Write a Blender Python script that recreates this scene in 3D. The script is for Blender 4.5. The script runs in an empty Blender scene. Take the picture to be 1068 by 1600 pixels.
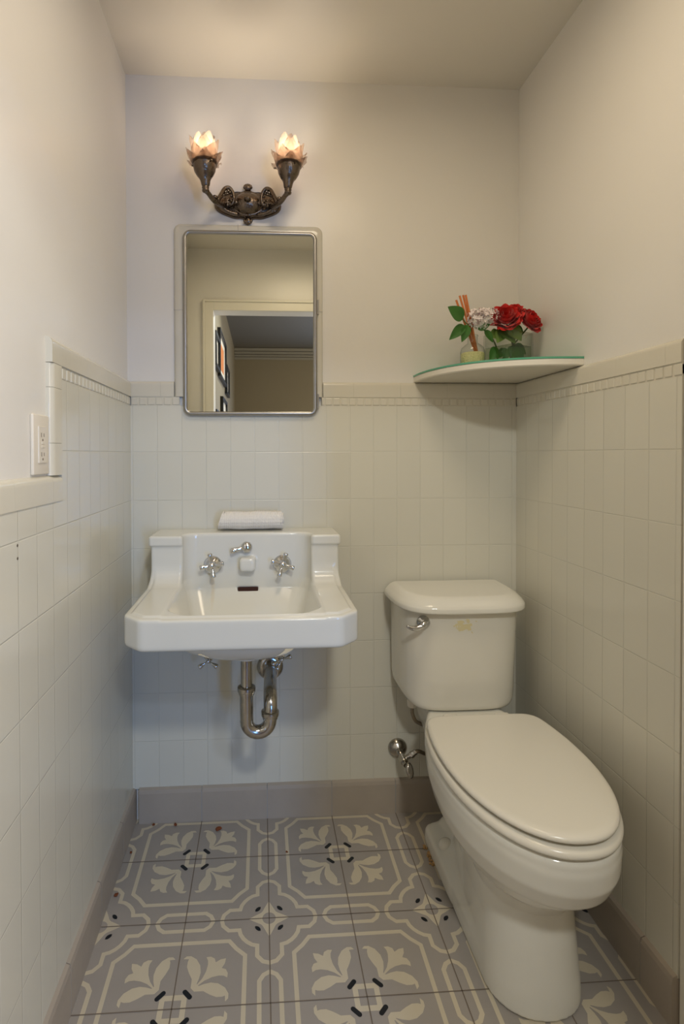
import bpy, bmesh, math, random
import numpy as np
from mathutils import Vector, Matrix, Euler
from mathutils.geometry import tessellate_polygon

random.seed(7)
rng = np.random.default_rng(7)
PI = math.pi
S = bpy.context.scene
C = S.collection

# ------------------------------------------------------------------ camera
F_PX, PPX, PPY = 833.21, 457.71, 720.94          # 1068 x 1600 frame
YAW, PIT, ROL = 0.05991, -0.01373, -0.00253
CAM = Vector((-0.01536, -1.65056, 1.12283))
fwd = Vector((math.sin(YAW)*math.cos(PIT), math.cos(YAW)*math.cos(PIT), math.sin(PIT)))
r0 = Vector((math.cos(YAW), -math.sin(YAW), 0)); u0 = r0.cross(fwd)
rgt = r0*math.cos(ROL) + u0*math.sin(ROL); upv = u0*math.cos(ROL) - r0*math.sin(ROL)
cd = bpy.data.cameras.new('camera'); cam = bpy.data.objects.new('camera', cd); C.objects.link(cam)
m = Matrix.Identity(4)
for i in range(3):
    m[i][0], m[i][1], m[i][2], m[i][3] = rgt[i], upv[i], -fwd[i], CAM[i]
cam.matrix_world = m
cd.sensor_fit = 'VERTICAL'; cd.sensor_height = 36; cd.lens = F_PX/1600*36
cd.shift_x = (534-PPX)/1600; cd.shift_y = -(800-PPY)/1600
cd.clip_start = 0.02
S.camera = cam
S.cycles.transparent_max_bounces = 32

# ------------------------------------------------------------------ light and exposure
S.view_settings.view_transform = 'Standard'; S.view_settings.look = 'None'
S.view_settings.gamma = 1; S.view_settings.use_curve_mapping = False
S.view_settings.exposure = 0.08
BULB_W, BULB_COL = 0.95, (1.0, 0.82, 0.62)
CEIL_FILL_W, CEIL_FILL_COL = 4.9, (1.0, 0.825, 0.60)
WINDOW_FILL_W, WINDOW_FILL_COL = 46.0, (1.0, 0.88, 0.76)
SKY_W, SKY_COL = 29.0, (0.16, 0.42, 1.0)
HALL_W, HALL_COL = 10.0, (0.50, 0.64, 0.95)
HALL_FILL_W, HALL_FILL_COL = 16.0, (0.95, 0.97, 0.95)
W = bpy.data.worlds.new('sky'); S.world = W; W.use_nodes = True
W.node_tree.nodes['Background'].inputs[0].default_value = (0.55, 0.7, 1.0, 1)
W.node_tree.nodes['Background'].inputs[1].default_value = 0.4

def lamp(name, kind, loc, power, col, rot=(0, 0, 0), **kw):
    d = bpy.data.lights.new(name, kind); d.energy = power; d.color = col
    for k, v in kw.items(): setattr(d, k, v)
    o = bpy.data.objects.new(name, d); C.objects.link(o); o.location = loc; o.rotation_euler = rot
    return o
# unseen: far window and hall downlight, inferred from glints and shadow; rest added fill
lamp('window_fill', 'AREA', (1.74, -2.70, 1.30), WINDOW_FILL_W, WINDOW_FILL_COL, (0, PI/2, 0), shape='RECTANGLE', size=1.2, size_y=1.2)  # broad fill, added through an unseen side window of the hall
lamp('ceiling_fill', 'AREA', (0.22, -0.80, 2.215), CEIL_FILL_W, CEIL_FILL_COL, shape='DISK', size=0.40)  # unseen ceiling fill, added to even out the bathroom light
lamp('sky_daylight', 'AREA', (1.14, -4.19, 0.90), SKY_W, SKY_COL, (PI/2, 0, 0), shape='RECTANGLE', size=0.30, size_y=1.2)
lamp('hall_near_fill', 'AREA', (0.25, -2.15, 2.205), HALL_FILL_W, HALL_FILL_COL, (0.5, 0, 0), shape='DISK', size=0.2)  # high fill light added just outside the doorway
lamp('hall_downlight', 'AREA', (0.80, -2.60, 2.205), HALL_W, HALL_COL, (0.35, 0, 0), shape='DISK', size=0.14)

# ------------------------------------------------------------------ materials
def lin(c):
    return tuple((x/255/12.92 if x/255 <= 0.04045 else ((x/255+0.055)/1.055)**2.4) for x in c)
def mat(name, rgb, rough=0.5, metal=0.0, spec=0.5, coat=0.0, noise=None, bump=None, trans=0.0, ior=1.45, emis=None, sheen=0.0):
    """procedural principled material; noise=(scale, amount) varies the colour, bump=(scale, strength)"""
    M = bpy.data.materials.new(name); M.use_nodes = True
    nt = M.node_tree; b = nt.nodes['Principled BSDF']
    b.inputs['Base Color'].default_value = (*rgb, 1); b.inputs['Roughness'].default_value = rough
    b.inputs['Metallic'].default_value = metal; b.inputs['Specular IOR Level'].default_value = spec
    b.inputs['Coat Weight'].default_value = coat; b.inputs['Coat Roughness'].default_value = 0.08
    b.inputs['Transmission Weight'].default_value = trans; b.inputs['IOR'].default_value = ior
    b.inputs['Sheen Weight'].default_value = sheen
    if emis:
        b.inputs['Emission Color'].default_value = (*emis[0], 1); b.inputs['Emission Strength'].default_value = emis[1]
    tc = nt.nodes.new('ShaderNodeTexCoord')
    if noise:
        n = nt.nodes.new('ShaderNodeTexNoise'); n.inputs['Scale'].default_value = noise[0]; n.inputs['Detail'].default_value = 5
        nt.links.new(tc.outputs['Object'], n.inputs['Vector'])
        mx = nt.nodes.new('ShaderNodeMix'); mx.data_type = 'RGBA'
        mx.inputs['A'].default_value = (*[c*(1-noise[1]) for c in rgb], 1)
        mx.inputs['B'].default_value = (*[min(1, c*(1+noise[1])) for c in rgb], 1)
        nt.links.new(n.outputs['Fac'], mx.inputs['Factor']); nt.links.new(mx.outputs['Result'], b.inputs['Base Color'])
    if bump:
        n = nt.nodes.new('ShaderNodeTexNoise'); n.inputs['Scale'].default_value = bump[0]; n.inputs['Detail'].default_value = 3
        nt.links.new(tc.outputs['Object'], n.inputs['Vector'])
        bp = nt.nodes.new('ShaderNodeBump'); bp.inputs['Strength'].default_value = bump[1]; bp.inputs['Distance'].default_value = 0.01
        nt.links.new(n.outputs['Fac'], bp.inputs['Height']); nt.links.new(bp.outputs['Normal'], b.inputs['Normal'])
    return M

PAINT = mat('painted_plaster', lin((228, 225, 217)), 0.32, bump=(14, 0.12), noise=(3, 0.015))
CEIL = mat('ceiling_paint', lin((224, 219, 207)), 0.55, bump=(10, 0.1))
TRIMP = mat('white_gloss_paint', lin((226, 222, 208)), 0.3)
CERAM = mat('vitreous_china', lin((226, 223, 211)), 0.13, coat=0.0, noise=(4, 0.01))
SEATM = mat('seat_enamel', lin((226, 221, 207)), 0.22, noise=(6, 0.01))
CHROME = mat('chrome', (0.62, 0.62, 0.62), 0.09, 1.0, noise=(30, 0.05))
OLDCHROME = mat('tarnished_chrome', (0.44, 0.41, 0.36), 0.2, 1.0, noise=(40, 0.35))
BRONZE = mat('antique_pewter', (0.16, 0.125, 0.095), 0.27, 1.0, noise=(60, 0.35), bump=(120, 0.25))
MIRROR = mat('mirror_silver', (0.80, 0.81, 0.74), 0.012, 1.0)
FRAMEM = mat('mirror_frame_steel', (0.40, 0.39, 0.37), 0.33, 1.0, noise=(25, 0.12))
DARK = mat('dark_cavity', (0.02, 0.014, 0.01), 0.8)
OVERFLOW_BROWN = mat('brown_overflow', (0.045, 0.012, 0.006), 0.8)
BASEM = mat('cement_base_tile', lin((170, 159, 145)), 0.42, noise=(9, 0.13), bump=(30, 0.08))
GROUT = mat('grey_grout', lin((158, 158, 156)), 0.85)
FGREY = mat('cement_tile_grey', lin((160, 153, 145)), 0.5, noise=(7, 0.09), bump=(40, 0.05))
FCREAM = mat('cement_tile_cream', lin((203, 192, 168)), 0.5, noise=(9, 0.06))
FBLACK = mat('cement_tile_black', (0.008, 0.010, 0.014), 0.45, noise=(9, 0.2))
FSEAM = mat('floor_joint', lin((118, 106, 94)), 0.8, noise=(20, 0.15))
PLASTIC = mat('ivory_plastic', lin((224, 216, 200)), 0.35)
TOWEL = mat('white_terry', lin((236, 230, 218)), 0.95, spec=0.1, bump=(500, 0.4), sheen=0.3)
BOARD = mat('shelf_white_paint', lin((222, 216, 200)), 0.45, noise=(8, 0.02))
GREENGLASS = mat('green_glass_edge', (0.10, 0.36, 0.22), 0.12, spec=0.6)
WOODF = mat('hall_floor_wood', lin((92, 66, 44)), 0.4, noise=(12, 0.3))
HALLP = mat('hall_wall_paint', lin((118, 108, 86)), 0.7, noise=(3, 0.03))
HALLC = mat('hall_ceiling_paint', lin((98, 93, 82)), 0.7)
HALLT = mat('hall_crown_paint', lin((128, 123, 110)), 0.5)
BLACKF = mat('black_frame', (0.008, 0.008, 0.009), 0.4)
MATB = mat('picture_mount', lin((190, 184, 170)), 0.7)
REED = mat('reed', lin((190, 112, 58)), 0.7, noise=(60, 0.25))
GEL = mat('diffuser_beads', lin((206, 200, 140)), 0.45, noise=(260, 0.22), bump=(300, 0.6))
ROSE = mat('red_rose_petal', lin((205, 22, 12)), 0.5, noise=(30, 0.3), sheen=0.3)
LILAC = mat('pale_lilac_floret', lin((244, 232, 230)), 0.6, noise=(50, 0.06))
BUD = mat('lilac_bud', lin((140, 70, 90)), 0.6)
LEAF = mat('green_leaf', lin((54, 104, 34)), 0.45, noise=(40, 0.3))
LEAF2 = mat('pale_leaf', lin((104, 132, 62)), 0.5, noise=(40, 0.25))
STEM = mat('flower_stem', lin((74, 98, 42)), 0.5, noise=(30, 0.2))
DRYLEAF = mat('dried_leaf', lin((122, 66, 34)), 0.8, noise=(200, 0.4))
CRUMB = mat('crumbling_mortar', lin((176, 140, 92)), 0.9, noise=(160, 0.4))

def glass(name, rgb, rough=0.0, ior=1.5):
    """thin clear glass: mostly transparent with a fresnel gloss"""
    M = bpy.data.materials.new(name); M.use_nodes = True; nt = M.node_tree
    for n in list(nt.nodes): nt.nodes.remove(n)
    out = nt.nodes.new('ShaderNodeOutputMaterial'); t = nt.nodes.new('ShaderNodeBsdfTransparent'); g = nt.nodes.new('ShaderNodeBsdfGlossy')
    t.inputs[0].default_value = (*rgb, 1); g.inputs['Roughness'].default_value = rough
    lw = nt.nodes.new('ShaderNodeLayerWeight'); lw.inputs[0].default_value = 0.5; pw = nt.nodes.new('ShaderNodeMath'); pw.operation = 'POWER'; pw.inputs[1].default_value = 3.0; nt.links.new(lw.outputs['Facing'], pw.inputs[0])
    mc = nt.nodes.new('ShaderNodeMix'); mc.data_type = 'RGBA'; mc.inputs['A'].default_value = (*rgb, 1); mc.inputs['B'].default_value = (rgb[0]*0.35, rgb[1]*0.42, rgb[2]*0.38, 1); nt.links.new(pw.outputs[0], mc.inputs['Factor']); nt.links.new(mc.outputs['Result'], t.inputs[0])
    f = nt.nodes.new('ShaderNodeFresnel'); f.inputs['IOR'].default_value = ior
    mx = nt.nodes.new('ShaderNodeMixShader'); ge = nt.nodes.new('ShaderNodeNewGeometry'); iv = nt.nodes.new('ShaderNodeMath'); iv.operation = 'SUBTRACT'; iv.inputs[0].default_value = 1; nt.links.new(ge.outputs['Backfacing'], iv.inputs[1])
    ml = nt.nodes.new('ShaderNodeMath'); ml.operation = 'MULTIPLY'; nt.links.new(f.outputs[0], ml.inputs[0]); nt.links.new(iv.outputs[0], ml.inputs[1]); nt.links.new(ml.outputs[0], mx.inputs[0])
    nt.links.new(t.outputs[0], mx.inputs[1]); nt.links.new(g.outputs[0], mx.inputs[2]); nt.links.new(mx.outputs[0], out.inputs[0])
    return M
GLASS = glass('clear_glass', (0.93, 0.95, 0.93))
WATER = glass('vase_water', (0.86, 0.90, 0.80))

def shade_glass():
    M = bpy.data.materials.new('frosted_petal_glass'); M.use_nodes = True; nt = M.node_tree
    for n in list(nt.nodes): nt.nodes.remove(n)
    out = nt.nodes.new('ShaderNodeOutputMaterial')
    tr = nt.nodes.new('ShaderNodeBsdfTranslucent'); tr.inputs[0].default_value = (0.27, 0.215, 0.172, 1)
    tp = nt.nodes.new('ShaderNodeBsdfTransparent'); tp.inputs[0].default_value = (1.0, 0.93, 0.88, 1)
    gl = nt.nodes.new('ShaderNodeBsdfGlossy'); gl.inputs['Roughness'].default_value = 0.25
    lw = nt.nodes.new('ShaderNodeLayerWeight'); lw.inputs[0].default_value = 0.35
    m1 = nt.nodes.new('ShaderNodeMixShader'); m1.inputs[0].default_value = 0.44
    nt.links.new(tr.outputs[0], m1.inputs[1]); nt.links.new(tp.outputs[0], m1.inputs[2])
    m2 = nt.nodes.new('ShaderNodeMixShader'); mu = nt.nodes.new('ShaderNodeMath'); mu.operation = 'MULTIPLY'; mu.inputs[1].default_value = 0.25
    nt.links.new(lw.outputs['Facing'], mu.inputs[0]); nt.links.new(mu.outputs[0], m2.inputs[0])
    nt.links.new(m1.outputs[0], m2.inputs[1]); nt.links.new(gl.outputs[0], m2.inputs[2]); nt.links.new(m2.outputs[0], out.inputs[0])
    return M
SHADE = shade_glass()
BULB = mat('lit_bulb', (1, 0.8, 0.5), 0.5, emis=((1.0, 0.84, 0.60), 1.7))

def tile_mat(name, axis, u0, base=(213, 210, 195)):
    """glazed 3 x 6 in. wall tile standing upright: joints as bump, a slight tilt from tile to tile"""
    PU, PV, V0 = 0.0738, 0.1475, 1.130
    M = bpy.data.materials.new(name); M.use_nodes = True; nt = M.node_tree; N = nt.nodes; L = nt.links
    b = N['Principled BSDF']; b.inputs['Roughness'].default_value = 0.16; b.inputs['Specular IOR Level'].default_value = 0.5
    tc = N.new('ShaderNodeTexCoord'); sp = N.new('ShaderNodeSeparateXYZ'); L.new(tc.outputs['Object'], sp.inputs[0])
    def mth(op, a, bb=None, c=None):
        n = N.new('ShaderNodeMath'); n.operation = op
        for i, v in enumerate((a, bb, c)):
            if v is None: continue
            if isinstance(v, (int, float)): n.inputs[i].default_value = v
            else: L.new(v, n.inputs[i])
        return n.outputs[0]
    def joint(coord, off, per):
        s = mth('DIVIDE', mth('SUBTRACT', coord, off), per)
        fl = mth('FLOOR', s); fr = mth('SUBTRACT', s, fl)
        d = mth('MULTIPLY', mth('SUBTRACT', 0.5, mth('ABSOLUTE', mth('SUBTRACT', fr, 0.5))), per)   # metres to nearest joint
        return fl, d, fr
    fu, du, ru = joint(sp.outputs[axis], u0, PU); fv, dv, rv = joint(sp.outputs[2], V0, PV)
    dmin = mth('MINIMUM', du, dv)
    mr = N.new('ShaderNodeMapRange'); mr.interpolation_type = 'SMOOTHSTEP'
    L.new(dmin, mr.inputs[0]); mr.inputs[1].default_value = 0.0003; mr.inputs[2].default_value = 0.0019
    # per-tile tilt
    cx = N.new('ShaderNodeCombineXYZ'); L.new(fu, cx.inputs[0]); L.new(fv, cx.inputs[1]); cx.inputs[2].default_value = axis+0.5
    wn = N.new('ShaderNodeTexWhiteNoise'); wn.noise_dimensions = '3D'; L.new(cx.outputs[0], wn.inputs[0])
    sc = N.new('ShaderNodeSeparateColor'); L.new(wn.outputs['Color'], sc.inputs[0])
    tilt = mth('ADD', mth('MULTIPLY', mth('MULTIPLY', mth('SUBTRACT', sc.outputs[0], 0.5), ru), 0.55),
               mth('MULTIPLY', mth('MULTIPLY', mth('SUBTRACT', sc.outputs[1], 0.5), rv), 0.8))
    ns = N.new('ShaderNodeTexNoise'); ns.inputs['Scale'].default_value = 16; L.new(tc.outputs['Object'], ns.inputs['Vector'])
    h = mth('ADD', mth('ADD', mr.outputs[0], tilt), mth('MULTIPLY', ns.outputs['Fac'], 0.35))
    bp = N.new('ShaderNodeBump'); bp.inputs['Strength'].default_value = 1.0; bp.inputs['Distance'].default_value = 0.00055
    L.new(h, bp.inputs['Height']); L.new(bp.outputs['Normal'], b.inputs['Normal'])
    mx = N.new('ShaderNodeMix'); mx.data_type = 'RGBA'
    bc = lin(base); L.new(mr.outputs[0], mx.inputs['Factor'])
    mx.inputs['A'].default_value = (*[c*0.97 for c in bc], 1)
    m2 = N.new('ShaderNodeMix'); m2.data_type = 'RGBA'; L.new(sc.outputs[2], m2.inputs['Factor'])
    m2.inputs['A'].default_value = (*[c*0.985 for c in bc], 1); m2.inputs['B'].default_value = (*[c*1.015 for c in bc], 1)
    L.new(m2.outputs['Result'], mx.inputs['B']); L.new(mx.outputs['Result'], b.inputs['Base Color'])
    return M
TILE_B = tile_mat('wall_tile_back', 0, -0.035)
TILE_L = tile_mat('wall_tile_left', 1, -0.393)
TILE_R = tile_mat('wall_tile_right', 1, -0.438)
CAPM = mat('glazed_cap_tile', lin((212, 207, 190)), 0.14, noise=(5, 0.01), bump=(18, 0.05))

# ------------------------------------------------------------------ mesh helpers
def link(name, me, m=None, parent=None, smooth=False):
    o = bpy.data.objects.new(name, me); C.objects.link(o)
    for x in (m if isinstance(m, (list, tuple)) else [m]):
        if x: me.materials.append(x)
    if smooth: me.polygons.foreach_set('use_smooth', [True]*len(me.polygons))
    if parent: o.parent = parent; o.matrix_parent_inverse = parent.matrix_world.inverted()
    return o
def obj(name, bm, m=None, parent=None, smooth=False, angle=None):
    me = bpy.data.meshes.new(name); bm.normal_update(); bm.to_mesh(me); bm.free()
    o = link(name, me, m, parent, smooth or angle is not None)
    if angle is not None:
        me.set_sharp_from_angle(angle=math.radians(angle))
    return o
def raw(name, v, f, m=None, parent=None, smooth=True):
    me = bpy.data.meshes.new(name); me.from_pydata([tuple(map(float, p)) for p in v], [], [tuple(map(int, q)) for q in f]); me.update()
    return link(name, me, m, parent, smooth)
def thing(name, label, cat, loc=(0, 0, 0), group=None):
    o = bpy.data.objects.new(name, None); C.objects.link(o); o.location = loc; o.empty_display_size = 0.05
    o.matrix_world = Matrix.Translation(loc)
    o['label'] = label; o['category'] = cat
    if group: o['group'] = group
    return o
def tag(o, label, cat, group=None):
    o['label'] = label; o['category'] = cat
    if group: o['group'] = group
    return o
def struct(o):
    o['kind'] = 'structure'; return o
def bx(bm, x0, x1, y0, y1, z0, z1, bev=0.0, seg=2, mi=0, rot=None, piv=None):
    r = bmesh.ops.create_cube(bm, size=1)
    vs = r['verts']
    for v in vs:
        v.co = Vector(((x0+x1)/2+v.co.x*(x1-x0), (y0+y1)/2+v.co.y*(y1-y0), (z0+z1)/2+v.co.z*(z1-z0)))
    fs = set(f for v in vs for f in v.link_faces)
    for f in fs: f.material_index = mi
    if bev > 0:
        es = list(set(e for v in vs for e in v.link_edges))
        r2 = bmesh.ops.bevel(bm, geom=es, offset=bev, segments=seg, profile=0.5, affect='EDGES')
        for f in r2['faces']: f.material_index = mi
        vs = list(set(v for f in list(r2['faces'])+[g for g in fs if g.is_valid] for v in f.verts))
    if rot is not None:
        bmesh.ops.rotate(bm, verts=vs, cent=piv, matrix=rot)
    return vs
def frame_at(d):
    d = d.normalized(); a = Vector((0, 0, 1)) if abs(d.z) < 0.9 else Vector((1, 0, 0))
    u = d.cross(a).normalized(); return u, d.cross(u).normalized()
def tube(bm, pts, rad, n=16, cap=True, mi=0):
    """tube along a polyline with parallel-transported frames; rad is a number or a list"""
    pts = [Vector(p) for p in pts]; k = len(pts)
    rad = [rad]*k if isinstance(rad, (int, float)) else list(rad)
    rings = []; u = None
    for i, p in enumerate(pts):
        d = (pts[min(i+1, k-1)]-pts[max(i-1, 0)])
        if d.length < 1e-9: d = Vector((0, 0, 1))
        d.normalize()
        if u is None: u, w = frame_at(d)
        else:
            u = (u-d*u.dot(d)).normalized()
        w = d.cross(u)
        rings.append([bm.verts.new(p+(u*math.cos(2*PI*j/n)+w*math.sin(2*PI*j/n))*rad[i]) for j in range(n)])
    for a, b in zip(rings, rings[1:]):
        for j in range(n):
            f = bm.faces.new((a[j], a[(j+1) % n], b[(j+1) % n], b[j])); f.material_index = mi
    if cap:
        f = bm.faces.new(rings[0][::-1]); f.material_index = mi; f = bm.faces.new(rings[-1]); f.material_index = mi
def curve(pts, n=8):
    """catmull-rom through pts"""
    P = [Vector(p) for p in pts]; P = [P[0]*2-P[1]]+P+[P[-1]*2-P[-2]]; out = []
    for i in range(1, len(P)-2):
        for t in range(n):
            t /= n
            out.append(0.5*((2*P[i])+(P[i+1]-P[i-1])*t+(2*P[i-1]-5*P[i]+4*P[i+1]-P[i+2])*t*t+(3*P[i]-P[i-1]-3*P[i+1]+P[i+2])*t**3))
    out.append(P[-2]); return out
def lathe(bm, prof, org, axis=(0, 0, 1), n=32, mi=0, sx=1.0, sy=1.0):
    """prof = [(radius, height)...] turned round axis through org"""
    d = Vector(axis).normalized(); u, w = frame_at(d); org = Vector(org); rings = []
    for r, h in prof:
        if r < 1e-6: rings.append([bm.verts.new(org+d*h)])
        else: rings.append([bm.verts.new(org+d*h+u*r*sx*math.cos(2*PI*j/n)+w*r*sy*math.sin(2*PI*j/n)) for j in range(n)])
    for a, b in zip(rings, rings[1:]):
        for j in range(n):
            q = (j+1) % n
            if len(a) == 1 and len(b) == 1: continue
            if len(a) == 1: vs = (a[0], b[q], b[j])
            elif len(b) == 1: vs = (a[j], a[q], b[0])
            else: vs = (a[j], a[q], b[q], b[j])
            f = bm.faces.new(vs); f.material_index = mi
def prism(bm, poly, z0, z1, mi=0, plane='xy'):
    """extrude a closed polygon; plane says which axes it lies in"""
    def P(a, b, c): return {'xy': (a, b, c), 'xz': (a, c, b), 'yz': (c, a, b)}[plane]
    k = len(poly)
    lo = [bm.verts.new(P(a, b, z0)) for a, b in poly]; hi = [bm.verts.new(P(a, b, z1)) for a, b in poly]
    for i in range(k):
        bm.faces.new((lo[i], lo[(i+1) % k], hi[(i+1) % k], hi[i])).material_index = mi
    bm.faces.new(lo[::-1]).material_index = mi; bm.faces.new(hi).material_index = mi
    bmesh.ops.recalc_face_normals(bm, faces=bm.faces[:])
def ball(bm, c, r, sc=(1, 1, 1), u=12, v=8, mi=0):
    q = bmesh.ops.create_uvsphere(bm, u_segments=u, v_segments=v, radius=r)
    for x in q['verts']:
        x.co = Vector((c[0]+x.co.x*sc[0], c[1]+x.co.y*sc[1], c[2]+x.co.z*sc[2]))
        for f in x.link_faces: f.material_index = mi

# signed-distance modelling for the china: smooth unions, evaluated once on a grid and skinned by surface nets
def smin(a, b, k):
    h = np.clip(0.5+0.5*(b-a)/k, 0, 1); return b*(1-h)+a*h-k*h*(1-h)
def smax(a, b, k): return -smin(-a, -b, k)
def sm(x, a, b):
    t = np.clip((x-a)/(b-a), 0, 1); return t*t*(3-2*t)
def snet(name, f, lo, hi, h, m, parent):
    ax = [np.arange(lo[i], hi[i]+h, h) for i in range(3)]
    X, Y, Z = np.meshgrid(*ax, indexing='ij'); V = f(X, Y, Z).astype(np.float64); V[V == 0] = 1e-9
    nx, ny, nz = V.shape; inside = V < 0
    acc = np.zeros((nx-1, ny-1, nz-1, 3)); cnt = np.zeros((nx-1, ny-1, nz-1))
    sh = [(i, j, k) for i in (0, 1) for j in (0, 1) for k in (0, 1)]
    def sub(A, o): return A[o[0]:o[0]+nx-1, o[1]:o[1]+ny-1, o[2]:o[2]+nz-1]
    for a in sh:
        for d in range(3):
            if a[d] == 1: continue
            b = list(a); b[d] = 1
            va, vb = sub(V, a), sub(V, tuple(b)); cr = (va < 0) != (vb < 0)
            t = np.where(cr, va/np.where(cr, va-vb, 1), 0)
            for c in range(3):
                acc[..., c] += np.where(cr, a[c]+(t if c == d else 0), 0)
            cnt += cr
    act = cnt > 0; idx = -np.ones(act.shape, int); idx[act] = np.arange(act.sum())
    ijk = np.argwhere(act); p = ijk+acc[act]/cnt[act][:, None]
    verts = np.array(lo)+p*h
    faces = []
    for d in range(3):
        o1, o2 = (d+1) % 3, (d+2) % 3
        sl0 = [slice(1, -1)]*3; sl0[d] = slice(0, -1); sl1 = [slice(1, -1)]*3; sl1[d] = slice(1, None)
        a, b = inside[tuple(sl0)], inside[tuple(sl1)]; cr = np.argwhere(a != b)
        if len(cr) == 0: continue
        base = cr.copy(); base[:, o1] += 1; base[:, o2] += 1
        flip = ~a[tuple(cr.T)]
        def cell(e1, e2):
            q = base.copy(); q[:, o1] -= e1; q[:, o2] -= e2; return idx[tuple(q.T)]
        q = np.stack([cell(1, 1), cell(0, 1), cell(0, 0), cell(1, 0)], 1)
        q[flip] = q[flip][:, ::-1]; faces.append(q)
    faces = np.concatenate(faces); faces = faces[(faces >= 0).all(1)]
    me = bpy.data.meshes.new(name)
    me.vertices.add(len(verts)); me.vertices.foreach_set('co', verts.ravel())
    me.loops.add(len(faces)*4); me.loops.foreach_set('vertex_index', faces.ravel().astype(np.int32))
    me.polygons.add(len(faces)); me.polygons.foreach_set('loop_start', np.arange(len(faces), dtype=np.int32)*4)
    me.update(calc_edges=True); me.validate()
    return link(name, me, m, parent, True)

# ------------------------------------------------------------------ room shell
XL, XR, HC, YF = -0.42, 0.80, 2.269, -1.40      # painted faces; tile stands about 1 cm proud of them
XT, XRT, YT = -0.409, 0.790, -0.009
WT = 1.345                                     # top of the tiled wainscot
def box_obj(name, dims, m, parent=None, bev=0.0):
    bm = bmesh.new(); bx(bm, *dims, bev=bev); return obj(name, bm, m, parent)
struct(box_obj('wall_back', (XL-0.1, XR+0.1, 0.0, 0.1, -0.05, HC+0.05), PAINT))
wl = struct(box_obj('wall_left', (XL-0.1, XL, YF-0.1, 0.0, -0.05, HC+0.05), PAINT))
struct(box_obj('wall_right', (XR, XR+0.1, YF-0.1, 0.0, -0.05, HC+0.05), PAINT))
struct(box_obj('ceiling', (XL-0.1, XR+0.1, YF-0.1, 0.1, HC, HC+0.08), CEIL))

# wainscot tile panels (joints in the glaze material)
struct(box_obj('trim_1', (XL, XR, YT, 0.0, 0.10, 1.271), TILE_B))
bm = bmesh.new()
prism(bm, [(-0.009, 0.10), (-0.009, 1.271), (-0.570, 1.271), (-0.570, 1.033), (-1.40, 1.033), (-1.40, 0.10)], XL, XT, plane='yz')
struct(obj('trim_2', bm, TILE_L))
struct(box_obj('trim_3', (XRT, XR, -0.673, YT, 0.10, 1.271), TILE_R))

def cap_run(name, seg, wallc, out, axis, z0, z1, joints, a0, a1):
    """bullnose cap course: profile rounded at the top, cut into tiles at the joints"""
    bm = bmesh.new(); cuts = [a0]+[j for j in joints if a0+0.004 < j < a1-0.004]+[a1]
    th = abs(out); s = 1 if out > 0 else -1
    prof = [(0, z0)] + [(th, z0)] + [(th*1.0, z1-th)] + [(th*math.cos(t), z1-th+th*math.sin(t)) for t in np.linspace(0, PI/2, 8)[1:]]
    prof = [(wallc+s*p, z) for p, z in prof]
    for c0, c1 in zip(cuts, cuts[1:]):
        prism(bm, [(p, z) for p, z in prof], c0+0.00015, c1-0.00015, plane='yz' if axis == 0 else 'xz')
    struct(obj(name, bm, CAPM, angle=40))
# back (runs along x), stops either side of the cabinet surround
jb = [0.271+0.1475*k for k in range(-6, 5)]
cap_run('trim_4', None, 0.0, -0.011, 0, 1.298, WT, jb, XL+0.001, -0.2785)
cap_run('trim_5', None, 0.0, -0.011, 0, 1.298, WT, jb, 0.1765, XR-0.001)
def side_cap(name, xw, out, y0, y1, z0, z1, joints):
    bm = bmesh.new(); cuts = [y0]+[j for j in sorted(joints) if y0+0.004 < j < y1-0.004]+[y1]
    th = abs(out); s = 1 if out > 0 else -1
    prof = [(xw, z0), (xw+s*th, z0), (xw+s*th, z1-th)] + [(xw+s*th*math.cos(t), z1-th+th*math.sin(t)) for t in np.linspace(0, PI/2, 8)[1:]]
    for c0, c1 in zip(cuts, cuts[1:]):
        prism(bm, prof, c0+0.00015, c1-0.00015, plane='xz')
    struct(obj(name, bm, CAPM, angle=40))
jl = [-0.42-0.1475*k for k in range(-3, 8)]
side_cap('trim_6', XL, 0.013, -0.618, -0.011, 1.298, WT+0.002, [-0.5695]+[-0.42+0.1475, -0.42+0.295, -0.42])
side_cap('trim_7', XR, -0.012, -0.673, -0.011, 1.298, WT, [-0.19-0.1475*k for k in range(4)])
side_cap('trim_8', XL, 0.013, -1.40, -0.5705, 1.033, 1.083, [-0.618, -0.777, -0.925, -1.07, -1.22])
# upright bullnose at the step in the left wainscot
bm = bmesh.new(); th = 0.013
prof = [(XL, -0.5705), (XL+th, -0.5705), (XL+th, -0.618+th)] + [(XL+th*math.cos(t), -0.618+th-th*math.sin(t)) for t in np.linspace(0, PI/2, 8)[1:]]
for a, b in ((1.083, 1.145), (1.145, 1.251), (1.251, 1.2975)):
    prism(bm, prof, a+0.0003, b-0.0003, plane='xy')
struct(obj('trim_9', bm, CAPM, angle=40))

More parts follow.
